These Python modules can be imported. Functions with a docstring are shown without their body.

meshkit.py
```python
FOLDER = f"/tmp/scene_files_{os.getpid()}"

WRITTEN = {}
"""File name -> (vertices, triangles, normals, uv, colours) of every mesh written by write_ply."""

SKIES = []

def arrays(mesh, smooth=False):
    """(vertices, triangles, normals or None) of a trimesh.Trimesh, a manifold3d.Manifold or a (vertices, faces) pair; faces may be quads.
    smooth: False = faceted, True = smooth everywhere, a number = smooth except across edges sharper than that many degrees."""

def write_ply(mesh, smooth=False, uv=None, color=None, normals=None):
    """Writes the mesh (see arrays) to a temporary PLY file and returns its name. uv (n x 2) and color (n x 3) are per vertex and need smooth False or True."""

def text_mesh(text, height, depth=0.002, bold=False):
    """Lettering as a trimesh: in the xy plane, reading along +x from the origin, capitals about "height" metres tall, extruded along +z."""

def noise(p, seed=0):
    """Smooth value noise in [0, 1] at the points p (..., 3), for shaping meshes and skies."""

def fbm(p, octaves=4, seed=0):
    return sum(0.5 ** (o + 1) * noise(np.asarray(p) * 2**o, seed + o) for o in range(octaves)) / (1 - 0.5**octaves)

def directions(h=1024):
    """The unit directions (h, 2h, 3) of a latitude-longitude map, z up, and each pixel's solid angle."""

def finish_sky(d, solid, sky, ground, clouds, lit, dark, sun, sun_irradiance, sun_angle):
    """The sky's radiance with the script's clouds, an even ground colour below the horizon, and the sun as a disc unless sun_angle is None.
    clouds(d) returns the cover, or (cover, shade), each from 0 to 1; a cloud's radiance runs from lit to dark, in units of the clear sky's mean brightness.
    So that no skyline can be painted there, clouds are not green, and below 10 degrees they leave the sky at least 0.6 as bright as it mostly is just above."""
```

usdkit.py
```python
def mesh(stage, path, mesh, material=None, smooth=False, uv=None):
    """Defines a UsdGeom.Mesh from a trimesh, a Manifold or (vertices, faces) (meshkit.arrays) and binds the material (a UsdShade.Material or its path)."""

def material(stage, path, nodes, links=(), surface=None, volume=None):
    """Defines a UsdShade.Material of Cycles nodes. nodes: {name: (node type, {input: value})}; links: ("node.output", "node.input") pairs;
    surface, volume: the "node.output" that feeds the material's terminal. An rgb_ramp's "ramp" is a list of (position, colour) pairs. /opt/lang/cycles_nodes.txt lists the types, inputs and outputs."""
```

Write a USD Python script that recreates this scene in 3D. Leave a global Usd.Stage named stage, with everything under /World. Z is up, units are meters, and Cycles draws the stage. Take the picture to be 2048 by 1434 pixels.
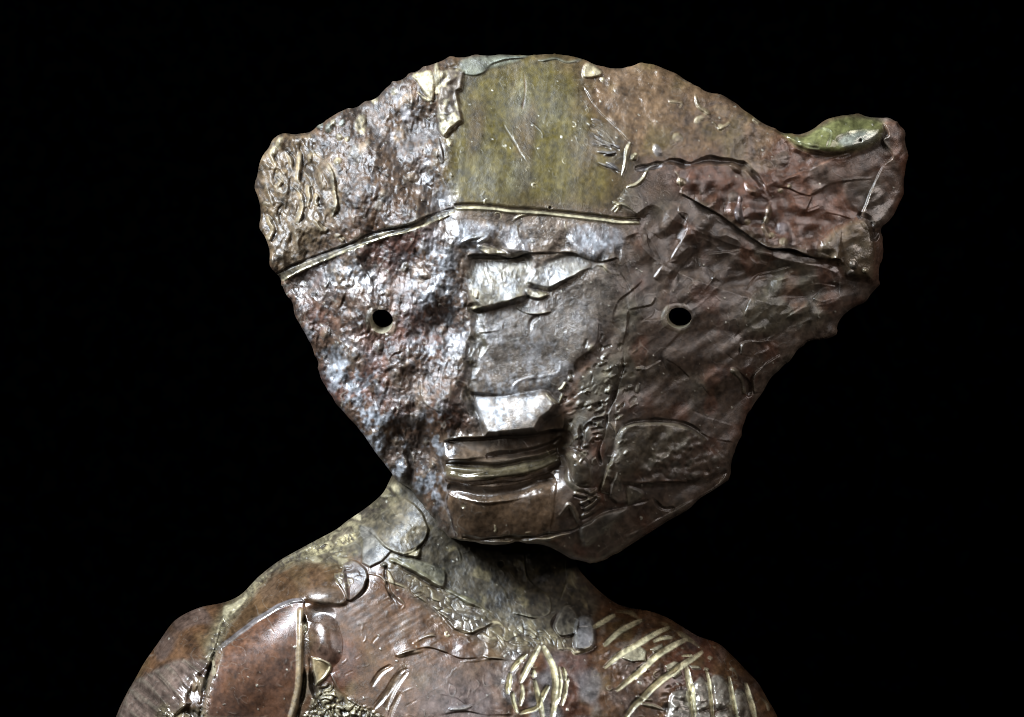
import math, numpy as np, trimesh, usdkit
from pxr import Usd, UsdGeom, UsdLux, UsdShade, Gf, Sdf, Vt
from scipy import ndimage
from scipy.interpolate import RBFInterpolator
from scipy.spatial import cKDTree

stage = Usd.Stage.CreateInMemory()
UsdGeom.SetStageUpAxis(stage, UsdGeom.Tokens.z)
UsdGeom.SetStageMetersPerUnit(stage, 1.0)
UsdGeom.Xform.Define(stage, '/World')
UsdGeom.Scope.Define(stage, '/World/Looks')

# ------------------------------------------------------------------ camera
S = 0.0005            # metres per drawing unit (the drawing plane is 2048 x 1434 units)
DIST = 3.0            # camera to drawing plane
ZC = 1.62             # height of the optical axis
cam = UsdGeom.Camera.Define(stage, '/World/camera')
cam.AddTranslateOp().Set(Gf.Vec3d(0, -DIST, ZC))
cam.AddRotateXOp().Set(90.0)
cam.CreateHorizontalApertureAttr(36.0)
cam.CreateVerticalApertureAttr(36.0 * 717 / 1024)
cam.CreateFocalLengthAttr(36.0 * DIST / (2048 * S))
cam.CreateClippingRangeAttr(Gf.Vec2f(0.05, 100))
cam.CreateExposureAttr(0.1)

# ------------------------------------------------------------------ lamps
def rect_lamp(name, pos, target, w, h, power, color):
    l = UsdLux.RectLight.Define(stage, '/World/' + name)
    l.CreateWidthAttr(w); l.CreateHeightAttr(h); l.CreateIntensityAttr(power)
    l.CreateColorAttr(Gf.Vec3f(*color))
    p, t = np.array(pos, float), np.array(target, float)
    z = (p - t) / np.linalg.norm(p - t)
    x = np.cross([0, 0, 1.0], z); x /= np.linalg.norm(x)
    y = np.cross(z, x)
    m = Gf.Matrix4d(*x, 0, *y, 0, *z, 0, *p, 1)
    l.AddTransformOp().Set(m)

AIM = (0.0, 0.0, ZC)
rect_lamp('key_softbox', (-1.75, -1.25, ZC + 1.75), AIM, 1.2, 1.2, 76.0, (0.78, 0.88, 1.0))
rect_lamp('front_fill', (-0.9, -3.4, ZC + 1.2), AIM, 1.6, 1.6, 2.6, (1.0, 0.92, 0.82))  # added warm fill, an unseen source
rect_lamp('side_fill', (2.6, -1.5, ZC + 1.2), AIM, 1.6, 1.6, 5.0, (1.0, 0.93, 0.92))  # unseen fill added to lift the right side

# ------------------------------------------------------------------ materials
def bronze(path, bump=1.0):
    n = {
        'pat': ('attribute', {'attribute': 'patina'}),
        'fin': ('attribute', {'attribute': 'finish'}),
        'sep': ('separate_color', {'color_type': 'rgb'}),
        'tc': ('texture_coordinate', {}),
        'n1': ('noise_texture', {'scale': 95.0, 'detail': 6.0, 'roughness': 0.65, 'distortion': 0.6}),
        'n2': ('noise_texture', {'scale': 420.0, 'detail': 4.0, 'roughness': 0.65, 'distortion': 1.2}),
        'n3': ('noise_texture', {'scale': 620.0, 'detail': 2.0, 'roughness': 0.6, 'distortion': 1.0}),
        'var': ('map_range', {'from_min': 0.3, 'from_max': 0.7, 'to_min': 0.4, 'to_max': 1.1, 'clamp': True}),
        'mul': ('vector_math', {'math_type': 'scale'}),
        'rv': ('map_range', {'from_min': 0.3, 'from_max': 0.7, 'to_min': -0.09, 'to_max': 0.09, 'clamp': True}),
        'ra': ('math', {'math_type': 'multiply_add', 'value2': 0.78, 'use_clamp': True}),
        'mixn': ('math', {'math_type': 'multiply_add', 'value2': 0.8}),
        'bs': ('math', {'math_type': 'multiply', 'value2': bump}),
        'bmp': ('bump', {'strength': 1.0, 'distance': 0.0004, 'use_object_space': False}),
        'bd': ('math', {'math_type': 'multiply'}),
        'p': ('principled_bsdf', {'specular_ior_level': 0.38, 'ior': 1.5, 'coat_ior': 1.7}),
        'cw': ('math', {'math_type': 'multiply', 'value2': 2.0, 'use_clamp': True}),
        'cr': ('math', {'math_type': 'multiply_add', 'value2': 0.85, 'value3': 0.0}),
    }
    l = [('fin.color', 'sep.color'), ('tc.object', 'n1.vector'), ('tc.object', 'n2.vector'), ('tc.object', 'n3.vector'),
         ('n1.fac', 'var.value'), ('pat.color', 'mul.vector1'), ('var.result', 'mul.scale'), ('mul.vector', 'p.base_color'),
         ('n2.fac', 'rv.value'), ('sep.r', 'ra.value1'), ('rv.result', 'ra.value3'), ('ra.value', 'p.roughness'),
         ('sep.g', 'p.metallic'), ('sep.g', 'cw.value1'), ('cw.value', 'p.coat_weight'), ('n3.fac', 'mixn.value1'), ('n2.fac', 'mixn.value3'),
         ('mixn.value', 'bd.value1'), ('sep.b', 'bs.value1'), ('bs.value', 'bd.value2'), ('bd.value', 'bmp.height'),
         ('bmp.normal', 'p.normal'), ('bmp.normal', 'p.coat_normal'), ('ra.value', 'cr.value1'), ('cr.value', 'p.coat_roughness')]
    return usdkit.material(stage, path, n, l, surface='p.BSDF')

BRONZE = bronze('/World/Looks/bronze_patina')
BLACK = usdkit.material(stage, '/World/Looks/black_cloth', {
    'tc': ('texture_coordinate', {}),
    'w': ('noise_texture', {'scale': 30.0, 'detail': 3.0}),
    'r': ('rgb_ramp', {'ramp': [(0.3, (0.0001, 0.0001, 0.0001)), (0.7, (0.0002, 0.0002, 0.0002))]}),
    'p': ('diffuse_bsdf', {})}, [('tc.object', 'w.vector'), ('w.fac', 'r.fac'), ('r.color', 'p.color')], surface='p.BSDF')

# ------------------------------------------------------------------ drawing helpers
def at(px, py, h):
    """A point of the drawing, h units in front of the drawing plane, as a world point."""
    px, py, h = np.asarray(px, float), np.asarray(py, float), np.asarray(h, float)
    k = (DIST - h * S) / DIST
    return np.stack([(px - 1024) * S * k, -h * S, ZC + (717 - py) * S * k], -1)

def frame(ox, oy, k):
    return lambda *p: [(ox + a * k, oy + b * k) for a, b in p]
Z1 = frame(480, 80, 480 / 1377); Z2 = frame(860, 80, 480 / 1377); Z3 = frame(1300, 180, 540 / 1434)
Z4 = frame(540, 480, 460 / 1269); Z5 = frame(880, 440, 460 / 1434); Z6 = frame(840, 740, 460 / 1649)
Z7 = frame(1080, 640, 480 / 1377); Z8 = frame(220, 1060, 520 / 1994); Z9 = frame(660, 940, 540 / 1568)
Z10 = frame(1080, 1080, 520 / 2048)

def smooth(a, b, x):
    t = np.clip((x - a) / (b - a), 0, 1)
    return t * t * (3 - 2 * t)

def curve(pts, n=5, closed=False):
    p = np.asarray(pts, float)
    if len(p) < 3: return np.linspace(p[0], p[-1], 6)
    q = np.vstack([p[-1], p, p[:2]]) if closed else np.vstack([2 * p[0] - p[1], p, 2 * p[-1] - p[-2]])
    out = []
    m = len(p) if closed else len(p) - 1
    for i in range(m):
        a, b, c, d = q[i:i + 4]
        for t in np.arange(n) / n:
            out.append(0.5 * (2 * b + (c - a) * t + (2 * a - 5 * b + 4 * c - d) * t * t + (3 * b - a - 3 * c + d) * t ** 3))
    if not closed: out.append(p[-1])
    return np.array(out)

def path_dist(X, Y, path):
    """Distance, signed side (positive on the right hand of travel as drawn) and position 0..1 along the path."""
    best = np.full(X.shape, 1e9); side = np.zeros(X.shape); along = np.zeros(X.shape)
    L = np.concatenate([[0], np.cumsum(np.linalg.norm(np.diff(path, axis=0), axis=1))]); L /= max(L[-1], 1e-9)
    for i in range(len(path) - 1):
        ax, ay = path[i]; dx, dy = path[i + 1] - path[i]
        ll = dx * dx + dy * dy
        if ll < 1e-9: continue
        t = np.clip(((X - ax) * dx + (Y - ay) * dy) / ll, 0, 1)
        ex, ey = X - ax - t * dx, Y - ay - t * dy
        d = ex * ex + ey * ey
        m = d < best
        best = np.where(m, d, best)
        side = np.where(m, np.sign(dx * (Y - ay) - dy * (X - ax)), side)
        along = np.where(m, L[i] + t * (L[i + 1] - L[i]), along)
    return np.sqrt(best), side, along

def inside(X, Y, poly):
    r = np.zeros(X.shape, bool)
    n = len(poly)
    for i in range(n):
        x0, y0 = poly[i]; x1, y1 = poly[(i + 1) % n]
        if y0 == y1: continue
        c = ((y0 > Y) != (y1 > Y)) & (X < (x1 - x0) * (Y - y0) / (y1 - y0) + x0)
        r ^= c
    return r

class Field:
    """A relief: heights H, patina colour C and finish F (roughness, metallic, fine relief) over a grid."""
    def __init__(s, x0, x1, y0, y1, step):
        s.step = step
        s.xs, s.ys = np.arange(x0, x1 + step, step), np.arange(y0, y1 + step, step)
        s.X, s.Y = np.meshgrid(s.xs, s.ys)
        s.H = np.zeros(s.X.shape); s.C = np.zeros(s.X.shape + (3,)); s.F = np.zeros(s.X.shape + (3,))
        s.L = np.zeros(s.X.shape, int)
        s.names = ['']
        wx, wy = s.noise(18, 18, 0, 901), s.noise(18, 18, 0, 902)
        s.wx2, s.wy2 = s.noise(26, 26, 0, 903), s.noise(26, 26, 0, 904)
        s.mod = np.clip(0.72 + 0.42 * s.noise(18, 18, 0, 905), 0.08, 1.3)
        s.WX, s.WY = s.X + 0.5 * wx, s.Y + 0.5 * wy      # slightly wandering coordinates so no edge is ruled
    def noise(s, sx, sy, ang, seed):
        """Smooth noise of unit variance, grains sx long by sy wide (units), turned by ang degrees."""
        rng = np.random.default_rng(seed)
        st = max(s.step, min(sx, sy) / 2.5)
        diag = math.hypot(s.xs[-1] - s.xs[0], s.ys[-1] - s.ys[0]) + 40
        n = int(diag / st) + 8
        g = rng.standard_normal((n, n)).astype(np.float32)
        g = ndimage.gaussian_filter(g, (sy / st / 2, sx / st / 2), mode='wrap')
        g /= g.std()
        a = math.radians(ang)
        cx, cy = (s.xs[0] + s.xs[-1]) / 2, (s.ys[0] + s.ys[-1]) / 2
        u = (s.X - cx) * math.cos(a) + (s.Y - cy) * math.sin(a)
        v = -(s.X - cx) * math.sin(a) + (s.Y - cy) * math.cos(a)
        return ndimage.map_coordinates(g, [v / st + n / 2, u / st + n / 2], order=1, mode='wrap')
    def base(s, ctrl, smoothing=0.0):
        c = np.asarray(ctrl, float)
        f = RBFInterpolator(c[:, :2] / 300, c[:, 2], kernel='thin_plate_spline', smoothing=smoothing)
        gx, gy = np.linspace(s.xs[0], s.xs[-1], 140), np.linspace(s.ys[0], s.ys[-1], 120)
        GX, GY = np.meshgrid(gx, gy)
        v = f(np.stack([GX.ravel(), GY.ravel()], 1) / 300).reshape(GX.shape)
        s.H += ndimage.map_coordinates(v, [(s.Y - gy[0]) / (gy[1] - gy[0]), (s.X - gx[0]) / (gx[1] - gx[0])], order=1, mode='nearest')
    def window(s, pts, m):
        p = np.asarray(pts)
        i0, i1 = np.searchsorted(s.xs, [p[:, 0].min() - m, p[:, 0].max() + m])
        j0, j1 = np.searchsorted(s.ys, [p[:, 1].min() - m, p[:, 1].max() + m])
        return (slice(j0, j1), slice(i0, i1))
    def paint(s, w, m, col=None, fin=None):
        if col is not None: s.C[w] += (np.asarray(col) - s.C[w]) * m[..., None]
        if fin is not None:
            for k, f in enumerate(fin):
                if f is not None: s.F[w][..., k] += (f - s.F[w][..., k]) * m
    def label(s, w, m, name):
        if name not in s.names: s.names.append(name)
        s.L[w][m] = s.names.index(name)
    def poly(s, pts, d=0.0, edge=6.0, tilt=(0, 0), dome=0.0, col=None, a=1.0, fin=None, soft=None, name=None, close=True, smoothed=True):
        """A plate: raised by d with an edge that many units wide, tilted by (per unit x, per unit y), domed."""
        p = curve(pts, 4, True) if smoothed else np.asarray(pts, float)
        soft = soft if soft is not None else edge
        w = s.window(p, max(edge, soft) + 4)
        X, Y = s.WX[w], s.WY[w]
        if X.size == 0: return
        dd, _, _ = path_dist(X, Y, np.vstack([p, p[:1]]))
        ins = inside(X, Y, p)
        sd = np.where(ins, dd, -dd)
        cx, cy = p.mean(0)
        m = smooth(-edge / 2, edge / 2, sd)
        z = d + tilt[0] * (X - cx) + tilt[1] * (Y - cy)
        if dome:
            r = max(sd.max(), 1)
            z = z + dome * np.sqrt(np.clip(1 - (1 - np.clip(sd / r, 0, 1)) ** 2, 0, 1))
        s.H[w] += m * z
        if col is not None or fin is not None: s.paint(w, a * smooth(-soft / 2, soft / 2, sd), col, fin)
        if name: s.label(w, ins, name)
    def stroke(s, pts, w=4.0, d=4.0, kind='g', col=None, a=1.0, fin=None, taper=0.25, side=1, name=None, cw=None, crisp=False):
        """kind g: V groove, u: round groove, r: round ridge, s: overlapping edge raised on one side."""
        p = curve(pts, 5)
        win = s.window(p, (w if np.ndim(w) == 0 else max(w)) * (5 if kind == 's' else 1.6) + 4)
        X, Y = s.WX[win], s.WY[win]
        if X.size == 0: return
        dist, sg, t = path_dist(X, Y, p)
        wd = np.interp(t, np.linspace(0, 1, len(w)), w) if np.ndim(w) else w
        e = np.clip(np.minimum(t, 1 - t) / max(taper, 1e-6), 0, 1) if taper > 0 else np.ones_like(t)
        e = np.sqrt(e * (2 - e)) * 0.92 + 0.08 * (e > 0)
        if not crisp: e = e * s.mod[win]
        if kind == 's':
            q = dist * sg * side
            S_ = smooth(-1.6, 1.6, q)
            z = d * 0.65 * e * (S_ * np.exp(-np.clip(q, 0, None) / wd) - 0.3 * (1 - S_) * np.exp(-np.clip(-q, 0, None) / (wd * 0.35)))
            m = e * np.exp(-((q - 1.5) / (cw or max(2.5, 0.15 * np.max(w)))) ** 2)
        else:
            q = dist / np.maximum(wd * (0.35 + 0.65 * e), 0.5)
            if kind == 'g': f = np.clip(1 - q, 0, 1); z = -d * e * f * (2 - f) 
            elif kind == 'u': z = -d * e * np.clip(1 - q * q, 0, 1)
            else: z = d * e * np.clip(1 - q * q, 0, 1) ** 1.5
            m = e * smooth(1.15, 0.75, q)
        s.H[win] += z
        if col is not None or fin is not None: s.paint(win, a * m, col, fin)
        if name: s.label(win, (dist < wd * (0.35 + 0.65 * e)) & (e > 0), name)
    def blob(s, x, y, r, d, col=None, a=1.0, fin=None, ry=None, ang=0, warp=0.28):
        ry = ry or r
        w = s.window([(x, y)], max(r, ry) * 1.5 + 3)
        dx, dy = s.WX[w] - x + warp * r * s.wx2[w], s.WY[w] - y + warp * ry * s.wy2[w]
        c, n = math.cos(math.radians(ang)), math.sin(math.radians(ang))
        q = np.sqrt(((dx * c + dy * n) / r) ** 2 + ((-dx * n + dy * c) / ry) ** 2)
        b = np.clip(1 - q * q, 0, 1) ** 1.3
        s.H[w] += 0.7 * d * b
        if col is not None or fin is not None: s.paint(w, a * smooth(1.1, 0.6, q), col, fin)
    def mask(s, pts, soft=30, smoothed=True, wander=0):
        p = curve(pts, 4, True) if smoothed else np.asarray(pts, float)
        out = np.zeros(s.X.shape, np.float32)
        w = s.window(p, 4 * wander + 2.5 * soft + 6)
        if s.X[w].size == 0: return out
        m = inside(s.WX[w] + wander * s.wx2[w], s.WY[w] + wander * s.wy2[w], p).astype(np.float32)
        out[w] = ndimage.gaussian_filter(m, soft / s.step / 2) if soft else m
        return out
    def crust(s, m, cell, d, seed, stretch=(1, 1), ang=0):
        """Crumbly broken plates with crevices between them, inside mask m."""
        j, i = np.where(m > 0.02)
        if len(j) == 0: return np.zeros_like(s.H)
        sl = (slice(j.min(), j.max() + 1), slice(i.min(), i.max() + 1))
        X, Y = s.WX[sl] + 4 * s.noise(14, 14, 0, seed + 5)[sl], s.WY[sl] + 4 * s.noise(14, 14, 0, seed + 6)[sl]
        a = math.radians(ang); U = (X * math.cos(a) + Y * math.sin(a)) / stretch[0]; V = (-X * math.sin(a) + Y * math.cos(a)) / stretch[1]
        rng = np.random.default_rng(seed)
        n = int((np.ptp(U) + 4 * cell) * (np.ptp(V) + 4 * cell) / cell ** 2) + 8
        P = np.stack([rng.uniform(U.min() - cell, U.max() + cell, n), rng.uniform(V.min() - cell, V.max() + cell, n)], 1)
        dd, ii = cKDTree(P).query(np.stack([U.ravel(), V.ravel()], 1), k=2)
        e = ((dd[:, 1] - dd[:, 0]) / cell).reshape(U.shape)
        hh = rng.uniform(-1, 1, n); tx, ty = rng.normal(0, 0.8, (2, n))
        k = ii[:, 0].reshape(U.shape)
        z = hh[k] + tx[k] * (U - P[k, 0]) / cell + ty[k] * (V - P[k, 1]) / cell
        z = z * smooth(0, 0.25, e) - 1.2 * (1 - smooth(0, 0.18, e))
        out = np.zeros_like(s.H); out[sl] = ndimage.gaussian_filter(z, 0.8 / s.step)
        s.H += out * d * m
        return out * m

# ------------------------------------------------------------------ patina colours
RED = (0.12, 0.046, 0.027); BROWN = (0.085, 0.052, 0.034); DARK = (0.045, 0.032, 0.026); OLIVE = (0.105, 0.078, 0.028)
CREAM = (0.42, 0.35, 0.23); GREY = (0.13, 0.115, 0.10); LAV = (0.20, 0.19, 0.215); GREEN = (0.20, 0.19, 0.09); TAN = (0.20, 0.14, 0.095)  # LAV mostly paints cool highlights and sheen into the colour
VERD = (0.21, 0.24, 0.21)

# ------------------------------------------------------------------ meshes from reliefs
def unfold(F, outline, rim, depth, holes=(), front_only=False):
    """Grid cells of the relief inside the outline, border points drawn onto it, rim rounded; walls run back to a flat back."""
    o = np.vstack([outline, outline[:1]])
    ins = inside(F.X, F.Y, outline)
    dist = ndimage.distance_transform_edt(ins) * F.step
    dense = []
    for a, b in zip(o[:-1], o[1:]):
        n = max(2, int(np.linalg.norm(b - a) / 0.8))
        dense.append(a + (b - a) * (np.arange(n) / n)[:, None])
    dense = np.vstack(dense); tree = cKDTree(dense)
    near = ins & (dist < rim + 6)
    d, ii = tree.query(np.stack([F.X[near], F.Y[near]], 1))
    sd = np.full(F.X.shape, 1e6); sd[near] = d
    nearest = np.zeros(F.X.shape, int); nearest[near] = ii
    keep = ins.copy()
    for (cx, cy, rx, ry) in holes:
        keep &= ((F.X - cx) / rx) ** 2 + ((F.Y - cy) / ry) ** 2 > 1
    cell = keep[:-1, :-1] & keep[1:, :-1] & keep[:-1, 1:] & keep[1:, 1:]
    # drop cells hanging by a corner
    lab, n = ndimage.label(cell)
    if n > 1:
        cell = lab == (1 + np.argmax(np.bincount(lab.ravel())[1:]))
    used = np.zeros(F.X.shape, bool)
    for a in (slice(None, -1), slice(1, None)):
        for b in (slice(None, -1), slice(1, None)):
            used[a, b] |= cell
    full = np.zeros(F.X.shape, int)
    for a in (slice(None, -1), slice(1, None)):
        for b in (slice(None, -1), slice(1, None)):
            full[a, b] += cell
    border = used & (full < 4) & (sd < 3.5 * F.step)
    X, Y = F.X.copy(), F.Y.copy()
    X[border], Y[border] = dense[nearest[border]].T
    for (cx, cy, rx, ry) in holes:
        q = np.sqrt(((F.X - cx) / rx) ** 2 + ((F.Y - cy) / ry) ** 2)
        hb = used & (full < 4) & (q < 1 + 3.5 * F.step / min(rx, ry))
        X[hb] = cx + (F.X[hb] - cx) / q[hb]; Y[hb] = cy + (F.Y[hb] - cy) / q[hb]
    sdb = np.where(border, 0, sd)
    q = np.clip(sdb / rim, 0, 1)
    H = F.H - rim * (1 - np.sqrt(np.clip(1 - (1 - q) ** 2, 0, 1)))
    idx = np.full(F.X.shape, -1); idx[used] = np.arange(used.sum())
    j, i = np.nonzero(cell)
    a, b, c, e = idx[j, i], idx[j, i + 1], idx[j + 1, i + 1], idx[j + 1, i]
    faces = np.vstack([np.stack([a, e, c], 1), np.stack([a, c, b], 1)])
    lab = np.tile(F.L[j, i], 2)
    P = np.stack([X[used], Y[used], H[used]], 1)
    C, Fi = F.C[used], F.F[used]
    # border loops: edges used once
    ed = np.vstack([faces[:, [0, 1]], faces[:, [1, 2]], faces[:, [2, 0]]])
    key = np.sort(ed, 1); _, inv, cnt = np.unique(key, axis=0, return_inverse=True, return_counts=True)
    be = ed[cnt[inv.ravel()] == 1]
    nxt = dict(zip(be[:, 0].tolist(), be[:, 1].tolist())); loops = []
    while nxt:
        s0 = next(iter(nxt)); loop = [s0]; k = nxt.pop(s0)
        while k != s0 and k in nxt: loop.append(k); k = nxt.pop(k)
        loops.append(loop)
    return P, faces, lab, C, Fi, loops

def normals_of(V, F):
    n = np.zeros_like(V); f = np.cross(V[F[:, 1]] - V[F[:, 0]], V[F[:, 2]] - V[F[:, 0]])
    for k in range(3): np.add.at(n, F[:, k], f)
    return n / np.maximum(np.linalg.norm(n, axis=1, keepdims=True), 1e-20)

def emit(path, V, F, N, C=None, Fi=None, mat=None):
    u, inv = np.unique(F, return_inverse=True)
    m = UsdGeom.Mesh.Define(stage, path)
    m.CreatePointsAttr(Vt.Vec3fArray.FromNumpy(V[u].astype(np.float32)))
    m.CreateFaceVertexCountsAttr(Vt.IntArray.FromNumpy(np.full(len(F), 3, np.int32)))
    m.CreateFaceVertexIndicesAttr(Vt.IntArray.FromNumpy(inv.astype(np.int32).ravel()))
    m.CreateSubdivisionSchemeAttr('none')
    m.CreateNormalsAttr(Vt.Vec3fArray.FromNumpy(N[u].astype(np.float32))); m.SetNormalsInterpolation('vertex')
    pv = UsdGeom.PrimvarsAPI(m)
    pv.CreatePrimvar('patina', Sdf.ValueTypeNames.Color3fArray, 'vertex').Set(Vt.Vec3fArray.FromNumpy((C[u] * (1.0, 1.02, 0.94)).astype(np.float32)))
    pv.CreatePrimvar('finish', Sdf.ValueTypeNames.Color3fArray, 'vertex').Set(Vt.Vec3fArray.FromNumpy(Fi[u].astype(np.float32)))
    UsdShade.MaterialBindingAPI.Apply(m.GetPrim()).Bind(mat)
    return m.GetPrim()

counts = {}
def numbered(parent, name):
    k = counts.get((parent, name), 0); counts[(parent, name)] = k + 1
    return f'{parent}/{name}' + (f'_{k:03d}' if k else '')

def emit_relief(parent, whole, F, outline, rim, back, holes, part_names, col_back, hole_axis=None):
    P, faces, lab, C, Fi, loops = unfold(F, outline, rim, back, holes)
    V = at(P[:, 0], P[:, 1], P[:, 2])
    N = normals_of(V, faces)
    root = numbered(parent, whole)
    # walls and back
    loops.sort(key=len, reverse=True)
    nv = len(V); ex, ef, ec, eF, flat, bores = [], [], [], [], [], []
    for li, lp in enumerate(loops):
        lp = np.array(lp); pts = P[lp]
        big = li == 0
        if not big and len(lp) < 12: continue
        c = pts[:, :2].mean(0)
        ax = (0, 0) if big or hole_axis is None else hole_axis[0 if c[0] < 1000 else 1]
        r0 = pts.copy(); r2 = pts.copy(); r1 = pts.copy(); r3 = pts.copy()
        pull = 14 if big else 0
        nrm = np.roll(pts[:, :2], 4, 0) - np.roll(pts[:, :2], -4, 0)
        nrm = np.stack([-nrm[:, 1], nrm[:, 0]], 1); nrm /= np.maximum(np.linalg.norm(nrm, axis=1, keepdims=True), 1e-9)
        if big:
            r1[:, 2] = np.minimum(pts[:, 2] - 10, pts[:, 2] * 0.5 + (back + 30) * 0.5); r2[:, 2] = np.minimum(back + 30, r1[:, 2] - 5)
            r3[:, 2] = back
            r3[:, :2] += nrm * pull * (1 if np.linalg.norm((pts[:, :2] + nrm).std(0)) < np.linalg.norm(pts[:, :2].std(0)) else -1)
        else:
            r1[:, :2] = c + (r1[:, :2] - c) * 0.93 + np.array(ax) * 0.7; r1[:, 2] -= 13
            r2[:, :2] += np.array(ax); r2[:, 2] = pts[:, 2] * .5 + back * .5
            r3[:, :2] += np.array(ax) * 1.3; r3[:, 2] = back
        if big:
            for r_ in (r1, r2, r3): r_[:] = ndimage.gaussian_filter1d(r_, 7, axis=0, mode='wrap')
        rings = np.stack([r0, r1, r2, r3])
        base = nv + sum(len(x) for x in ex)
        ex.append(rings.reshape(-1, 3)); n = len(lp)
        q = np.arange(n); qn = (q + 1) % n
        for k in range(3):
            a, b = base + k * n + q, base + k * n + qn; c2, d2 = a + n, b + n
            (ef if big else bores).append(np.vstack([np.stack([b, a, c2], 1), np.stack([b, c2, d2], 1)]))
        flat.append((base + 3 * n, r3[:, :2]))
        ec.append(np.tile(np.asarray(col_back), (4 * n, 1))); eF.append(np.tile((0.55, 0.3, 0.6), (4 * n, 1)))
        ec[-1][:n] = C[lp]
        if not big: ec[-1][:] = (0.36, 0.31, 0.23)  # bore walls painted pale, as if lit
    import shapely
    import mapbox_earcut as earcut
    verts2 = np.vstack([f[1] for f in flat]); ends = np.cumsum([len(f[1]) for f in flat]).astype(np.uint32)
    tri = earcut.triangulate_float64(verts2, ends).reshape(-1, 3)
    gl = np.concatenate([np.arange(len(f[1])) + f[0] for f in flat])
    bf = gl[tri]
    allP = np.vstack([P] + ex)
    nb = len(allP); bp = allP[gl].copy()
    allP = np.vstack([allP, bp]); bidx = np.arange(len(gl)) + nb
    bf = bidx[tri]
    t0 = allP[bf]; up = np.cross(t0[:, 1] - t0[:, 0], t0[:, 2] - t0[:, 0])[:, 2]
    # drawing space is left-handed (y down): a back face must point away from the camera
    bf = np.where((up < 0)[:, None], bf[:, ::-1], bf)
    aV = at(allP[:, 0], allP[:, 1], allP[:, 2])
    eff = np.vstack(ef); aF = np.vstack([faces, eff, bf] + bores)
    aN = normals_of(aV, np.vstack([eff, bf] + bores)); aN[:nv] = N
    aC = np.vstack([C] + ec + [np.tile(np.asarray(col_back), (len(gl), 1))]); aFi = np.vstack([Fi] + eF + [np.tile((0.55, 0.3, 0.6), (len(gl), 1))])
    # main mesh = unlabelled front + walls + back
    prim = emit(root, aV, np.vstack([faces[lab == 0], eff, bf]), aN, aC, aFi, BRONZE)
    made = {}
    for k in range(1, len(F.names)):
        m = lab == k
        if m.sum() < 8: continue
        nm = F.names[k].split('#')[0]
        made[F.names[k]] = emit(numbered(root, nm), aV, faces[m], aN, aC, aFi, BRONZE)
    for k in range(0, len(bores), 3):
        made[f'bore{k // 3}'] = emit(numbered(root, 'eye_hole'), aV, np.vstack(bores[k:k + 3]), aN, aC, aFi, BRONZE)
    return root, prim, made

def tag(prim, **k):
    for a, b in k.items(): prim.SetCustomDataByKey(a, b)

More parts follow.
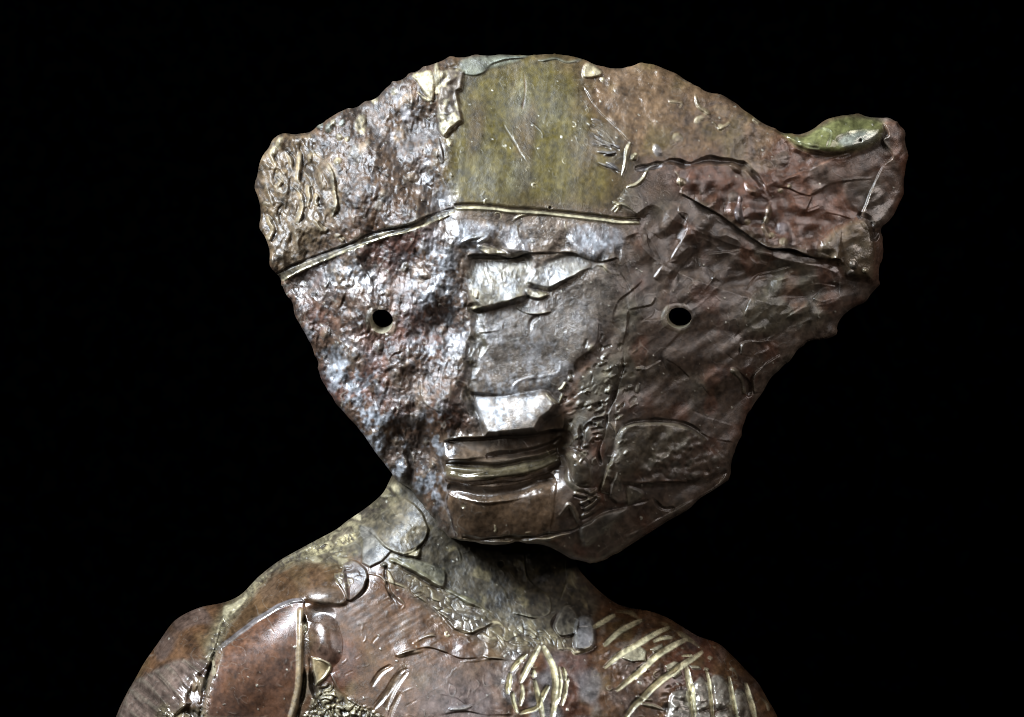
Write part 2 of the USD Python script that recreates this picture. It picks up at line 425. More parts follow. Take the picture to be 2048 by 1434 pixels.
def grain(f, seed, m):
    """Fine colour grain of the patina, pale specks, and glints painted in as filaments."""
    g = 0.5 * f.noise(3, 3.5, 0, seed) + 0.5 * f.noise(7, 8, 0, seed + 1) + 0.35 * f.noise(18, 18, 0, seed + 2)
    f.C *= np.clip(1 + 0.45 * np.clip(m, 0, 1.2) * g, 0.35, 2)[..., None]
    f.F[..., 0] = np.clip(f.F[..., 0] + 0.05 * f.noise(6, 6, 0, seed + 3), 0.12, 0.9)
    f.F[..., 0] = np.clip(f.F[..., 0] + 0.06 * f.noise(44, 44, 0, seed + 9), 0.14, 0.9); f.F[..., 1] *= np.clip(1 + 0.5 * f.noise(34, 34, 0, seed + 10), 0.15, 2.0)
    f.H += np.clip(m - 0.5, 0, 1) * 0.42 * f.noise(3.2, 4.2, 10, seed + 4)
    n1, n2 = f.noise(15, 15, 0, seed + 6), f.noise(22, 22, 0, seed + 7)
    fil = smooth(0.13, 0.03, np.abs(n1)) * smooth(0.5, 1.1, n2) * np.clip(m, 0, 1)
    fil = np.maximum(fil, smooth(0.12, 0.03, np.abs(f.noise(9, 12, 20, seed + 8))) * smooth(0.7, 1.3, -n2) * np.clip(m, 0, 1))
    f.paint((slice(None), slice(None)), fil * 0.32, (0.34, 0.31, 0.28), (0.32, None, 0.2)); f.H += 0.9 * fil
    sp = smooth(2.4, 3.1, f.noise(3.8, 3.8, 0, seed + 5)); f.paint((slice(None), slice(None)), sp * 0.8, (0.5, 0.46, 0.4), (0.3, 0.3, 0.2)); f.H += sp * 1.2

# ------------------------------------------------------------------ the bust
bust = UsdGeom.Xform.Define(stage, '/World/bronze_bust')
tag(bust.GetPrim(), label='brown bronze bust with a broad broken-edged mask face and two drilled eyes', category='sculpture')
STEP = 1.45

HEAD = [(565, 578), (564, 558), (550, 545), (543, 530), (537, 495), (525, 463), (520, 436), (517, 404), (510, 373), (515, 348), (529, 307),
 (539, 286), (555, 272), (571, 268), (599, 265), (619, 261), (637, 251), (654, 239), (675, 228), (696, 219), (710, 218), (721, 207), (738, 200),
 (757, 190), (769, 179), (787, 165), (804, 160), (825, 146), (846, 136), (867, 127), (891, 118), (912, 113), (933, 114), (948, 109), (970, 107),
 (999, 108), (1048, 111), (1069, 111), (1083, 107), (1105, 108), (1125, 111), (1167, 117), (1198, 129), (1226, 136), (1247, 136), (1264, 129),
 (1285, 126), (1310, 131), (1340, 141), (1372, 158), (1388, 171), (1409, 180), (1447, 195), (1481, 212), (1507, 235), (1541, 252), (1552, 258),
 (1579, 267), (1605, 268), (1628, 259), (1650, 242), (1677, 233), (1707, 230), (1737, 234), (1763, 238), (1782, 238), (1797, 246), (1808, 261),
 (1813, 289), (1812, 331), (1808, 368), (1801, 402), (1786, 432), (1771, 449), (1762, 457), (1766, 478), (1764, 511), (1758, 538), (1756, 564),
 (1748, 579), (1733, 598), (1707, 613), (1688, 628), (1677, 645), (1676, 662), (1662, 675), (1616, 683), (1601, 696), (1582, 717), (1560, 738),
 (1533, 769), (1505, 811), (1495, 830), (1484, 851), (1481, 877), (1470, 898), (1463, 919), (1459, 950), (1450, 964), (1415, 989), (1373, 1016),
 (1331, 1044), (1289, 1072), (1254, 1097), (1226, 1107), (1212, 1120), (1192, 1125), (1171, 1125), (1150, 1118), (1129, 1111), (1108, 1098),
 (1087, 1091), (1055, 1086), (1035, 1086), (1013, 1089), (985, 1089), (957, 1087), (932, 1085), (910, 1078), (896, 1073), (882, 1058), (868, 1041),
 (854, 1022), (844, 1003), (823, 982), (794, 962), (779, 944), (757, 911), (736, 882), (718, 853), (696, 832), (674, 810), (660, 788), (649, 770),
 (641, 745), (636, 726), (623, 701), (614, 676), (605, 654), (594, 636), (585, 614), (574, 592)]
HEADO = curve(HEAD, 6, True)
_r = np.random.default_rng(3); _j = ndimage.gaussian_filter1d(_r.standard_normal((len(HEADO), 2)), 1.6, axis=0, mode='wrap'); HEADO = HEADO + 1.7 * _j / _j.std()
EYES = [(763, 643, 23, 24), (1358, 636, 25, 21)]

def build_head():
    f = Field(500, 1824, 96, 1136, STEP)
    f.base([
        (520, 380, -75), (560, 290, -85), (700, 235, -75), (860, 150, -62), (700, 400, -8), (880, 300, 10), (880, 420, 36), (620, 520, -25), (600, 620, -40),
        (760, 560, 18), (760, 640, 14), (900, 560, 44), (920, 700, 42), (760, 760, 2), (660, 740, -36), (740, 860, -34), (880, 820, 34), (850, 960, -16), (800, 950, -50), (900, 1060, -14),
        (960, 110, -66), (1100, 112, -66), (1000, 220, -30), (1120, 220, -28), (1000, 400, 42), (1180, 400, 40), (1100, 480, 46), (960, 480, 44), (1200, 490, 46),
        (1050, 600, 44), (1150, 580, 48), (1000, 700, 46), (1120, 700, 54), (1010, 780, 56), (1100, 800, 54), (1200, 700, 56), (1250, 600, 44), (1280, 470, 34),
        (1000, 900, 40), (1100, 900, 44), (920, 920, 30), (1000, 1040, 34), (1100, 1040, 32), (930, 1040, 24), (1160, 950, 42), (1180, 850, 52),
        (1300, 700, 22), (1360, 640, -6), (1450, 620, -52), (1560, 620, -108), (1660, 640, -165), (1730, 570, -185), (1500, 760, -110), (1400, 760, -42), (1300, 850, 0),
        (1470, 890, -118), (1350, 920, -40), (1430, 960, -110), (1260, 960, 4), (1300, 1050, -60), (1200, 1100, -45), (1130, 1090, 0),
        (1230, 140, -70), (1300, 230, -32), (1290, 130, -82), (1420, 200, -88), (1420, 300, -48), (1540, 260, -110), (1550, 350, -90), (1300, 330, 6), (1320, 420, 6),
        (1420, 420, -30), (1500, 480, -70), (1600, 450, -110), (1700, 400, -140), (1640, 540, -130), (1690, 300, -130), (1790, 280, -165), (1790, 400, -178), (1740, 480, -160),
        (1620, 280, -122)])
    z = dict(
        side=[(893, 100), (903, 160), (893, 260), (890, 330), (898, 410), (918, 470), (936, 560), (946, 640), (946, 720), (942, 790), (955, 850), (935, 872), (888, 880), (884, 930), (893, 1000), (912, 1080), (860, 1090), (480, 700), (480, 200)],
        fore=[(905, 130), (960, 140), (990, 115), (1140, 112), (1160, 155), (1180, 205), (1240, 265), (1258, 300), (1245, 370), (1230, 415), (1100, 412), (905, 405), (896, 330), (900, 270), (918, 235)],
        upper=[(1165, 100), (1300, 110), (1420, 170), (1560, 250), (1640, 330), (1560, 390), (1500, 340), (1450, 318), (1300, 320), (1262, 300), (1235, 260), (1180, 205)],
        ear=[(1300, 330), (1440, 320), (1500, 330), (1560, 250), (1640, 210), (1830, 210), (1830, 420), (1780, 600), (1640, 520), (1560, 505), (1480, 455), (1400, 405), (1360, 390)],
        brow=[(908, 425), (1100, 430), (1280, 445), (1250, 540), (1200, 555), (1120, 585), (1050, 610), (950, 620), (930, 560)],
        nose=[(950, 620), (1060, 600), (1150, 560), (1240, 540), (1250, 620), (1200, 690), (1150, 730), (1125, 790), (1090, 850), (1050, 866), (985, 870), (940, 790), (950, 700)],
        mouth=[(888, 882), (960, 868), (1080, 860), (1130, 858), (1130, 900), (1115, 960), (1040, 985), (950, 995), (895, 975)],
        chin=[(893, 975), (950, 996), (1040, 987), (1112, 962), (1105, 1070), (1000, 1082), (910, 1078)],
        cheek=[(1280, 450), (1360, 395), (1480, 460), (1640, 525), (1780, 600), (1700, 660), (1480, 880), (1460, 970), (1230, 1125), (1110, 1100), (1115, 960), (1130, 860), (1090, 850), (1125, 790), (1200, 690), (1250, 600)])
    M = {k: f.mask(v, 26, wander=6) for k, v in z.items()}
    f.C[:] = BROWN; f.F[:] = (0.46, 0.25, 0.7)
    def tint(m, col, a=1.0, fin=None):
        f.paint((slice(None), slice(None)), np.clip(m * a, 0, 1), col, fin)
    # ---- named pieces
    for nm, k in (('side_panel', 'side'), ('forehead', 'fore'), ('crown_plate', 'upper'), ('ear', 'ear'), ('cheek', 'cheek'), ('brow', 'brow'), ('nose', 'nose'), ('mouth', 'mouth'), ('chin', 'chin')):
        f.label((slice(None), slice(None)), inside(f.WX, f.WY, curve(z[k], 4, True)), nm)
    # ---- patina by zone
    mot = f.noise(60, 60, 0, 11); mot2 = f.noise(24, 34, 0, 12)
    tint(M['side'], (0.078, 0.043, 0.028), 1, (0.62, 0.2, 0.9))
    tint(M['side'] * smooth(0.2, 1.6, mot), (0.085, 0.036, 0.028), 0.7); tint(M['side'] * smooth(0.3, 1.6, -mot), DARK, 0.5)
    tint(f.mask(Z1((60, 400), (1200, 60), (1210, 960), (1000, 1040), (640, 1160), (200, 1340)), 20), (0.066, 0.038, 0.022), 0.85, (0.6, 0.06, 0.7))
    tint(M['fore'], (0.078, 0.058, 0.014), 1, (0.6, 0.08, 0.4)); tint(M['fore'] * smooth(0.0, 1.8, f.noise(26, 90, 6, 13)), (0.075, 0.046, 0.022), 0.75, (0.55, 0.14, 0.7)); tint(M['fore'] * smooth(0.3, 2.0, f.noise(30, 60, 6, 14)), (0.15, 0.135, 0.09), 0.4, (0.5, 0.2, 0.8))
    tint(M['upper'], (0.145, 0.088, 0.052), 1, (0.52, 0.14, 0.7)); tint(M['upper'] * smooth(0.2, 1.8, mot2), OLIVE, 0.6)
    tint(M['ear'], (0.115, 0.052, 0.034), 1, (0.45, 0.18, 0.6)); tint(M['ear'] * smooth(0.2, 1.8, mot), GREY, 0.6)
    tint(M['brow'], (0.13, 0.095, 0.075), 1, (0.36, 0.2, 1.0)); tint(M['nose'] * 1.0, (0.10, 0.078, 0.066), 1, (0.40, 0.25, 1.0))
    tint(M['cheek'], (0.088, 0.060, 0.047), 1, (0.55, 0.14, 0.4)); tint(M['cheek'] * smooth(0.0, 1.6, mot), (0.105, 0.092, 0.068), 0.7); tint(M['cheek'] * smooth(0.2, 1.6, -mot2), RED, 0.5)
    tint(M['mouth'], (0.09, 0.06, 0.042), 1, (0.42, 0.2, 0.15)); tint(M['chin'], (0.085, 0.05, 0.030), 1, (0.40, 0.3, 0.5))
    # ---- broad relief by zone
    side = M['side']
    lump = f.noise(34, 44, 8, 21); lump2 = f.noise(15, 21, 12, 22)
    big = f.noise(52, 62, 10, 20)
    f.H += side * (10.0 * big + 4.2 * lump + 1.5 * lump2 + 0.6 * f.noise(7, 11, 14, 23) + 0.5 * f.noise(5, 6, 0, 231) + 0.35 * (1 - 2 * np.abs(f.noise(5, 14, 12, 24))))
    pits = smooth(0.9, 2.2, f.noise(9, 12, 10, 232)); f.H -= side * 3.0 * pits
    f.H += M['fore'] * (1.5 * f.noise(70, 160, 4, 25) + 0.10 * f.noise(6, 40, 6, 26) + 0.07 * f.noise(5, 6, 0, 260))
    tint(M['fore'] * smooth(1120, 1250, f.X + 20 * mot2) , (0.08, 0.05, 0.028), 0.75)
    f.H += M['upper'] * (2.6 * f.noise(40, 40, 0, 27) + 1.0 * f.noise(12, 12, 0, 28) + 0.35 * f.noise(5, 5, 0, 29))
    f.H += M['ear'] * (2.6 * f.noise(45, 30, -25, 30) + 0.9 * f.noise(14, 11, -25, 31))
    f.H += M['cheek'] * (4.5 * f.noise(80, 46, -38, 32) + 1.0 * f.noise(26, 13, -40, 33) + 0.12 * f.noise(7, 5, -30, 34))
    f.H += (M['nose'] + M['brow']) * (2.4 * f.noise(54, 44, 0, 35) + 0.22 * f.noise(12, 9, 30, 36) + 0.12 * f.noise(4, 4, 0, 37))
    f.H += M['mouth'] * (0.4 * f.noise(60, 12, -5, 38) - 0.0006 * np.clip(f.X - 890, 0, None) ** 2) + M['chin'] * (0.9 * f.noise(50, 50, 0, 39) + 0.2 * f.noise(6, 6, 0, 40))
    # ---- upper left: ear flap with folds
    P, R, S_ = f.poly, f.stroke, f.stroke
    corner = f.mask(Z1((100, 560), (400, 530), (430, 650), (540, 760), (560, 960), (530, 1040), (250, 1330), (110, 1100), (80, 830)), 30)
    tint(corner, (0.10, 0.066, 0.038), 0.9, (0.6, 0.08, 0.7))
    f.H += corner * (2.5 * (1 - 2 * np.abs(f.noise(16, 44, -25, 50))) + 1.2 * f.noise(8, 20, -25, 51))
    R(Z1((405, 540), (430, 650), (500, 700), (540, 770), (548, 860), (560, 950), (530, 1020)), 34, 15, 's', side=1, col=CREAM, a=0.5)
    for p in ([(165, 640), (205, 720), (215, 790), (270, 830)], [(240, 600), (290, 690), (255, 770)], [(320, 560), (345, 680), (330, 790), (350, 830)], [(385, 560), (400, 650), (412, 740)],
              [(385, 830), (395, 900), (375, 960)], [(295, 830), (345, 890), (350, 980), (320, 1060)], [(425, 1030), (470, 1080), (505, 1095)], [(190, 730), (240, 800), (200, 850)],
              [(130, 930), (200, 960), (250, 1010)], [(440, 880), (430, 930), (450, 950)], [(540, 1130), (560, 1125), (595, 1160)], [(150, 1000), (190, 1080), (160, 1150)]):
        R(Z1(*p), 7, 7, 'r', col=(0.30, 0.22, 0.13), a=0.7)
        R(Z1(*[(x + 22, y + 8) for x, y in p]), 5, 5, 'g', col=DARK, a=0.5)
    P(Z1((990, 205), (1040, 185), (1105, 190), (1110, 335), (1060, 305), (1020, 240)), 7, 6, (0.05, 0.1), col=CREAM, a=0.8)
    P(Z1((1020, 300), (1060, 325), (1112, 345), (1070, 350)), 6, 5, col=CREAM, a=0.7)
    P(Z1((1115, 150), (1140, 150), (1150, 290), (1120, 300)), 6, 5, col=(0.3, 0.25, 0.16), a=0.8)
    P(Z1((1150, 175), (1215, 165), (1282, 180), (1270, 275), (1245, 290), (1255, 380), (1268, 460), (1215, 500), (1170, 550), (1140, 510), (1128, 410), (1150, 290)), 11, 7, (0, 0.03), col=(0.13, 0.10, 0.08), smoothed=False)
    strap = f.mask(Z1((1150, 175), (1282, 180), (1245, 290), (1268, 460), (1170, 550), (1130, 410)), 8)
    f.H += strap * 2.4 * f.noise(8, 8, 0, 52); tint(strap * smooth(0.0, 1.2, f.noise(7, 7, 0, 53)), CREAM, 0.75)
    P(Z1((1145, 480), (1265, 455), (1215, 505), (1168, 550)), 4, 4, (0, 0.2), col=CREAM, a=0.85)
    for x, y, r, d, c in ((770, 345, 9, 8, CREAM), (690, 470, 14, 8, CREAM), (575, 555, 6, 6, CREAM), (612, 565, 5, 5, CREAM), (520, 505, 10, 7, VERD), (590, 470, 6, 5, VERD), (885, 305, 7, 5, CREAM),
                          (640, 640, 12, 7, GREY), (690, 620, 10, 7, TAN), (660, 680, 11, 7, GREY), (725, 600, 9, 6, TAN), (830, 900, 13, 7, GREY), (800, 965, 11, 6, GREY), (820, 880, 8, 6, LAV),
                          (560, 690, 8, 5, CREAM), (190, 630, 8, 7, CREAM), (215, 580, 9, 6, CREAM), (1115, 700, 12, 9, LAV), (1125, 640, 10, 8, LAV), (980, 800, 14, 6, LAV), (930, 560, 18, 6, LAV),
                          (940, 350, 14, 5, LAV), (700, 520, 7, 5, CREAM), (540, 470, 6, 5, CREAM), (460, 490, 7, 5, VERD)):
        x, y = Z1((x, y))[0]; f.blob(x, y, r, d, TAN if c == LAV else c, 0.55, ry=r * 1.3, ang=20)
    R(Z1((1140, 560), (1168, 680), (1160, 770), (1195, 850), (1208, 950)), 14, 9, 's', side=1, col=LAV, a=0.5)
    R(Z1((1195, 560), (1205, 600), (1212, 570)), 4, 4, 'r', col=CREAM)
    R(Z1((1180, 730), (1205, 755), (1218, 782)), 5, 7, 'r', col=CREAM, a=0.9)
    # ---- lower left panel
    for x, y, r, d, c in ((300, 510, 13, 8, LAV), (595, 615, 12, 9, GREY), (420, 690, 26, 10, LAV), (490, 700, 18, 7, LAV), (340, 720, 14, 6, LAV), (385, 590, 16, 6, LAV), (430, 160, 30, 9, LAV),
                          (500, 220, 18, 7, LAV), (360, 200, 18, 5, LAV), (820, 190, 18, 9, LAV), (860, 50, 12, 8, LAV), (745, 165, 9, 7, CREAM), (640, 290, 9, 5, LAV), (960, 500, 10, 8, LAV), (700, 770, 14, 7, LAV),
                          (750, 700, 8, 5, LAV), (800, 980, 15, 8, GREY), (730, 920, 20, -7, RED), (600, 1010, 14, 6, LAV), (650, 1070, 13, 6, LAV), (560, 1080, 12, 5, LAV), (700, 1120, 10, 6, LAV), (1000, 760, 28, 9, BROWN),
                          (960, 900, 30, 8, RED), (1020, 640, 16, 6, LAV), (580, 800, 14, 6, TAN), (430, 790, 12, -7, DARK), (480, 500, 16, -6, DARK), (820, 890, 20, 4, LAV), (860, 1100, 10, 6, LAV), (900, 1240, 11, 7, LAV),
                          (840, 1300, 12, 7, LAV), (720, 1280, 14, 6, LAV), (250, 200, 22, -4, RED), (640, 30, 30, -4, RED), (1000, 560, 14, 6, TAN)):
        x, y = Z4((x, y))[0]; f.blob(x, y, r, d, TAN if c == LAV else ((0.08, 0.034, 0.027) if c == RED else c), 0.3, ry=r * 1.25, ang=15)
    R(Z4((480, 100), (540, 190), (570, 250), (560, 300)), 10, 7, 's', side=1, col=LAV, a=0.4)
    R(Z4((770, 1434), (775, 1250), (700, 1000), (690, 920)), 7, 6, 'g', col=DARK, a=0.4)
    R(Z4((830, 640), (825, 780), (850, 900), (960, 960)), 8, 5, 's', side=-1)
    R(Z4((470, 540), (530, 520), (560, 480), (600, 380), (560, 330)), 6, 4, 'g')
    # ---- head band: a cut with a flat slanted floor on the left, a narrow channel on the right
    band = Z1((205, 1340), (300, 1295), (430, 1243), (540, 1205), (640, 1165), (720, 1125), (820, 1093), (900, 1078), (1000, 1052), (1060, 1020), (1120, 1000), (1190, 975), (1237, 965), (1228, 990),
              (1160, 1022), (1040, 1068), (920, 1110), (860, 1120), (800, 1142), (640, 1200), (500, 1258), (350, 1322), (245, 1378))
    up = Z1((205, 1340), (300, 1295), (430, 1243), (540, 1205), (640, 1165), (720, 1125), (820, 1093), (900, 1078), (1000, 1052), (1060, 1020), (1120, 1000), (1190, 975), (1237, 965))
    lo = Z1((245, 1378), (350, 1322), (500, 1258), (640, 1200), (800, 1142), (860, 1120), (920, 1110), (1040, 1068), (1160, 1022), (1228, 990))
    bm = f.mask(band, 5, False)
    flat = ndimage.gaussian_filter(f.H, 26 / STEP)
    f.H += bm * (flat - f.H)
    P(band, -3, 3, (0, 0), col=(0.125, 0.10, 0.07), fin=(0.6, 0.06, 0.2), smoothed=False, name='head_band')
    R(up, 3.2, 5, 'g', crisp=True, taper=0.05, col=DARK, a=0.8)
    R(lo, 2.6, 4, 'r', crisp=True, taper=0.05, col=CREAM, a=0.9, fin=(0.3, 0.3, 0.1))
    rb = Z2((140, 958), (250, 955), (380, 963), (520, 977), (700, 990), (900, 1013), (1100, 1035), (1207, 1040))
    f.H += (ndimage.gaussian_filter(f.H, 10 / STEP) - f.H) * f.mask(np.vstack([np.array(rb) + (0, -9), (np.array(rb) + (0, 9))[::-1]]), 8, False)
    R(rb, 9, 1.0, 'u', crisp=True, taper=0.03, name='head_band#2')
    R([(x, y - 3) for x, y in rb], 4.5, 6, 'g', crisp=True, taper=0.04, col=(0.10, 0.07, 0.035), a=0.9)
    R([(x, y + 4.0) for x, y in rb], 4.2, 6, 'r', crisp=True, taper=0.04, col=(0.5, 0.43, 0.30), a=1.0, fin=(0.28, 0.3, 0.1))
    # ---- forehead, its rim and scratches
    R(Z2((185, 190), (250, 205), (310, 185), (350, 140), (430, 112), (520, 105), (590, 95), (640, 122), (720, 110), (790, 130), (870, 112)), 12, 7, 's', side=-1, col=VERD, a=0.5)
    P(Z2((190, 110), (420, 85), (520, 110), (400, 150), (330, 165), (290, 200), (190, 190)), 2, 10, col=VERD, a=0.4)
    P(Z2((890, 135), (930, 140), (985, 185), (950, 210), (880, 208)), 6, 6, (0, 0.1), col=CREAM, a=0.7)
    x, y = Z2((990, 225))[0]; f.blob(x, y, 5, 5, CREAM)
    R(Z2((855, 215), (900, 300), (960, 400), (1060, 495), (1160, 600)), 36, 8, 's', side=-1, col=TAN, a=0.25)
    for p in ([(930, 468), (1000, 492)], [(920, 500), (1010, 530), (1062, 592)], [(945, 545), (1052, 602)], [(955, 572), (1042, 612)], [(930, 592), (1012, 602)], [(1000, 662), (1072, 640)],
              [(1015, 700), (1082, 742)], [(970, 700), (1092, 752)], [(925, 450), (985, 470)], [(960, 640), (1050, 650)], [(930, 480), (1000, 515)], [(1040, 590), (1090, 620)], [(960, 520), (1030, 560)]):
        R(Z2(*p), 3.4, 3.4, 'r', col=LAV, a=0.5); R(Z2(*[(x - 4, y + 14) for x, y in p]), 3.4, 3.4, 'g', col=DARK, a=0.4)
    for p in ([(1152, 585), (1130, 640), (1120, 720), (1100, 785)], [(1345, 700), (1260, 730), (1228, 785), (1180, 830), (1130, 850), (1080, 920)], [(1050, 930), (1085, 950), (1060, 990)], [(1160, 655), (1180, 690)],
              [(1190, 650), (1160, 690)], [(1040, 980), (1100, 940), (1180, 990), (1200, 1010)]):
        R(Z2(*p), 4.2, 6, 'r', col=CREAM, a=0.75)
    P(Z2((1090, 940), (1140, 850), (1180, 840), (1230, 900), (1230, 1000), (1120, 990)), 4, 14, col=GREY, a=0.35)
    R(Z2((420, 480), (500, 620), (570, 730)), 4, 1.5, 'g', col=GREY, a=0.3); R(Z2((540, 440), (640, 520), (650, 560)), 3, 1.2, 'r', col=GREY, a=0.4)
    R(Z2((540, 180), (545, 300), (530, 400)), 3, 1.0, 'g', col=RED, a=0.4)
    for x, y, r in ((825, 482, 5), (600, 832, 4), (330, 930, 6), (910, 402, 5), (565, 742, 4), (390, 1010, 7), (320, 1080, 6), (690, 962, 4), (780, 690, 6)):
        x, y = Z2((x, y))[0]; a = np.linspace(0.3, 4.4, 6) + x
        R([(x + r * math.cos(t), y + r * math.sin(t)) for t in a], 1.6, 1.8, 'r', col=CREAM, a=0.6)
    x, y = Z2((692, 965))[0]; f.blob(x, y, 4.5, -9, DARK)
    # ---- brow
    R(Z2((470, 1042), (510, 1012), (560, 1000)), 4, 4, 'r', col=CREAM, a=0.6); R(Z2((500, 1040), (510, 1110), (545, 1180), (552, 1225)), 5, 5, 's', side=1, col=CREAM, a=0.3)
    R(Z2((770, 1040), (785, 1090), (800, 1120)), 3, 3, 'r', col=CREAM, a=0.4)
    R(Z2((175, 1165), (240, 1130), (330, 1122), (275, 1165)), 7, 7, 'r', col=CREAM, a=0.6)
    P(Z2((275, 1190), (310, 1170), (400, 1205), (430, 1225), (330, 1228)), 6, 6, (0, 0.2), col=CREAM, a=0.7)
    P(Z5((110, 40), (330, 40), (300, 120), (130, 150)), 6, 20, (0, 0.12), col=LAV, a=0.6); P(Z5((380, 60), (480, 50), (550, 195), (440, 190), (380, 140)), 5, 14, (0, 0.12), col=LAV, a=0.5)
    P(Z5((820, 60), (1110, 60), (1120, 160), (930, 240), (830, 180)), 3, 24, (0, 0.1), col=LAV, a=0.6)
    R(Z5((170, 225), (240, 213), (330, 218), (450, 238), (550, 208), (700, 205), (820, 205), (920, 242), (1000, 262), (1110, 235)), 30, 17, 's', side=-1, taper=0.08, col=TAN, a=0.3)
    P(Z5((185, 260), (240, 228), (400, 235), (540, 218), (565, 330), (530, 480), (400, 520), (330, 540), (260, 545), (190, 470)), 2, 16, (0, 0.32), col=(0.19, 0.165, 0.13), a=0.8)
    R(Z5((560, 470), (480, 490), (400, 520), (330, 538), (260, 548), (205, 565)), 14, 13, 's', side=1, col=CREAM, a=0.4)
    P(Z5((545, 385), (600, 305), (700, 250), (820, 212), (930, 250), (900, 305), (830, 350), (760, 385), (690, 428), (630, 420)), 4, 12, (0.02, 0.30), col=(0.18, 0.165, 0.15), a=0.7)
    R(Z5((960, 295), (880, 318), (830, 352), (740, 390), (690, 427), (640, 425)), 12, 14, 's', side=1, col=(0.5, 0.47, 0.42), a=0.8, cw=4)
    R(Z5((960, 290), (1010, 290), (1050, 330), (1120, 345)), 10, 12, 's', side=-1, col=CREAM, a=0.7, cw=4)
    R(Z5((548, 388), (590, 412), (630, 442), (675, 462)), 5, 10, 'g', col=DARK, a=0.8)
    P(Z5((540, 430), (600, 440), (672, 465), (620, 492), (560, 475)), 7, 6, (0, 0.25), col=CREAM, a=0.85)
    for p in ([(195, 380), (205, 480)], [(235, 445), (225, 490)], [(180, 395), (190, 420)]): R(Z5(*p), 6, 8, 'r', col=CREAM, a=0.7)
    P(Z5((195, 550), (230, 538), (265, 552), (230, 575)), 7, 5, (0, 0.2), col=CREAM, a=0.8)
    R(Z5((470, 545), (510, 570), (570, 588), (640, 588), (695, 570)), 12, 8, 's', side=-1, col=CREAM, a=0.35)
    R(Z5((245, 705), (330, 698), (385, 685), (395, 650)), 8, 5, 's', side=-1, col=TAN, a=0.4)
    R(Z5((560, 690), (570, 630), (620, 600)), 6, 4, 'g')
    # ---- nose
    R(Z5((195, 520), (235, 640), (225, 800), (195, 950), (195, 1080), (230, 1200), (290, 1330)), 19, 9, 'u', taper=0.1, col=(0.10, 0.085, 0.05), a=0.5)
    tipm = f.mask(Z5((200, 1088), (400, 1097), (660, 1076), (722, 1150), (600, 1312), (480, 1322), (285, 1335), (240, 1200)), 6)
    f.H += tipm * (ndimage.gaussian_filter(f.H, 30 / STEP) - f.H)
    P(Z5((200, 1088), (300, 1092), (400, 1097), (520, 1088), (640, 1072), (672, 1080), (722, 1150), (690, 1200), (640, 1240), (600, 1312), (480, 1322), (350, 1338), (285, 1335), (240, 1200)), 17, 12, (0.24, 0.42), 10, soft=26, smoothed=False,
      col=(0.17, 0.13, 0.105), a=0.9, fin=(0.5, 0.18, 1.2), name='nose_tip')
    P(Z5((250, 560), (480, 560), (560, 480), (760, 400), (1000, 320), (1120, 420), (1080, 520), (980, 620), (960, 780), (860, 860), (760, 1000), (640, 1070), (400, 1090), (220, 1080), (240, 800)), 4, 36, (0.03, 0.02))
    R(Z5((655, 1075), (700, 1120), (745, 1148)), 3.6, 7, 'r', col=CREAM, a=0.9); R(Z5((745, 1145), (765, 1080)), 2.6, 5, 'r', col=CREAM, a=0.8); R(Z5((735, 1060), (760, 1048), (785, 1008)), 3.2, 6, 'r', col=CREAM, a=0.8)
    R(Z5((430, 1100), (500, 1000), (720, 960), (760, 880)), 6, 2, 'r', col=LAV, a=0.3)
    # ---- right of the nose: overlapping folds and wrinkles
    for p, w, d, sd in (([(975, 590), (990, 700), (960, 800), (905, 840), (850, 885), (840, 950)], 20, 7, 1), ([(1175, 560), (1165, 650), (1140, 780), (1112, 920), (1125, 970)], 12, 8, 1),
                        ([(1075, 640), (1105, 520), (1200, 440), (1260, 380)], 14, 7, -1), ([(1180, 560), (1260, 545), (1320, 530), (1345, 480)], 14, 6, -1), ([(1130, 180), (1122, 300), (1160, 380), (1195, 440)], 18, 8, -1),
                        ([(1095, 1050), (1055, 1160), (1030, 1290), (1010, 1420)], 12, 9, 1), ([(1085, 1050), (1095, 1200), (1090, 1340)], 10, 5, -1), ([(720, 1160), (800, 1130), (900, 1060), (1010, 1010)], 12, 5, 1),
                        ([(690, 1240), (820, 1180), (960, 1150)], 12, 5, -1), ([(870, 1300), (960, 1230), (1030, 1210)], 10, 5, 1), ([(1290, 80), (1300, 160), (1340, 220)], 12, 6, 1), ([(1250, 640), (1320, 600), (1340, 560)], 12, 4, 1)):
        R(Z5(*p), w, d * .6, 's', side=sd)
    rng = np.random.default_rng(77)
    for k in range(150):
        u, v = rng.uniform(), rng.uniform()
        x = 1140 + 150 * u - 40 * v; y = 680 + 260 * v
        if rng.uniform() > 0.35 + 0.65 * math.exp(-((x - (1215 - 0.1 * (y - 700))) / 45) ** 2): continue
        a = math.radians(rng.normal(-42, 22)); l = rng.uniform(7, 22)
        R([(x, y), (x + l * .5 * math.cos(a) + rng.normal(0, 2), y + l * .5 * math.sin(a) + rng.normal(0, 2)), (x + l * math.cos(a), y + l * math.sin(a))], rng.uniform(3, 7), rng.uniform(2, 4.5), 'r' if rng.uniform() < 0.6 else 'g', col=(0.15, 0.125, 0.085), a=0.35, taper=0.5)
    for p in ([(290, 632), (370, 622)], [(300, 660), (362, 654)], [(310, 690), (356, 682)], [(250, 640), (275, 600), (330, 600)], [(300, 505), (350, 480), (380, 478)], [(310, 540), (370, 520)], [(300, 580), (370, 560)]):
        R(Z7(*p), 4.5, 4.5, 'g', col=DARK, a=0.5)
    R(Z7((480, 180), (470, 280), (430, 420), (388, 520), (372, 640), (335, 760), (350, 830)), 6, 9, 'g', col=DARK, a=0.5)
    R(Z7((405, 590), (435, 650), (420, 720)), 6, 6, 's', side=-1, col=TAN, a=0.5)
    # ---- mouth
    R(Z6((175, 508), (300, 488), (480, 478), (700, 463), (840, 452), (940, 430), (1035, 422)), 14, 14, 's', side=-1, taper=0.05, crisp=True)
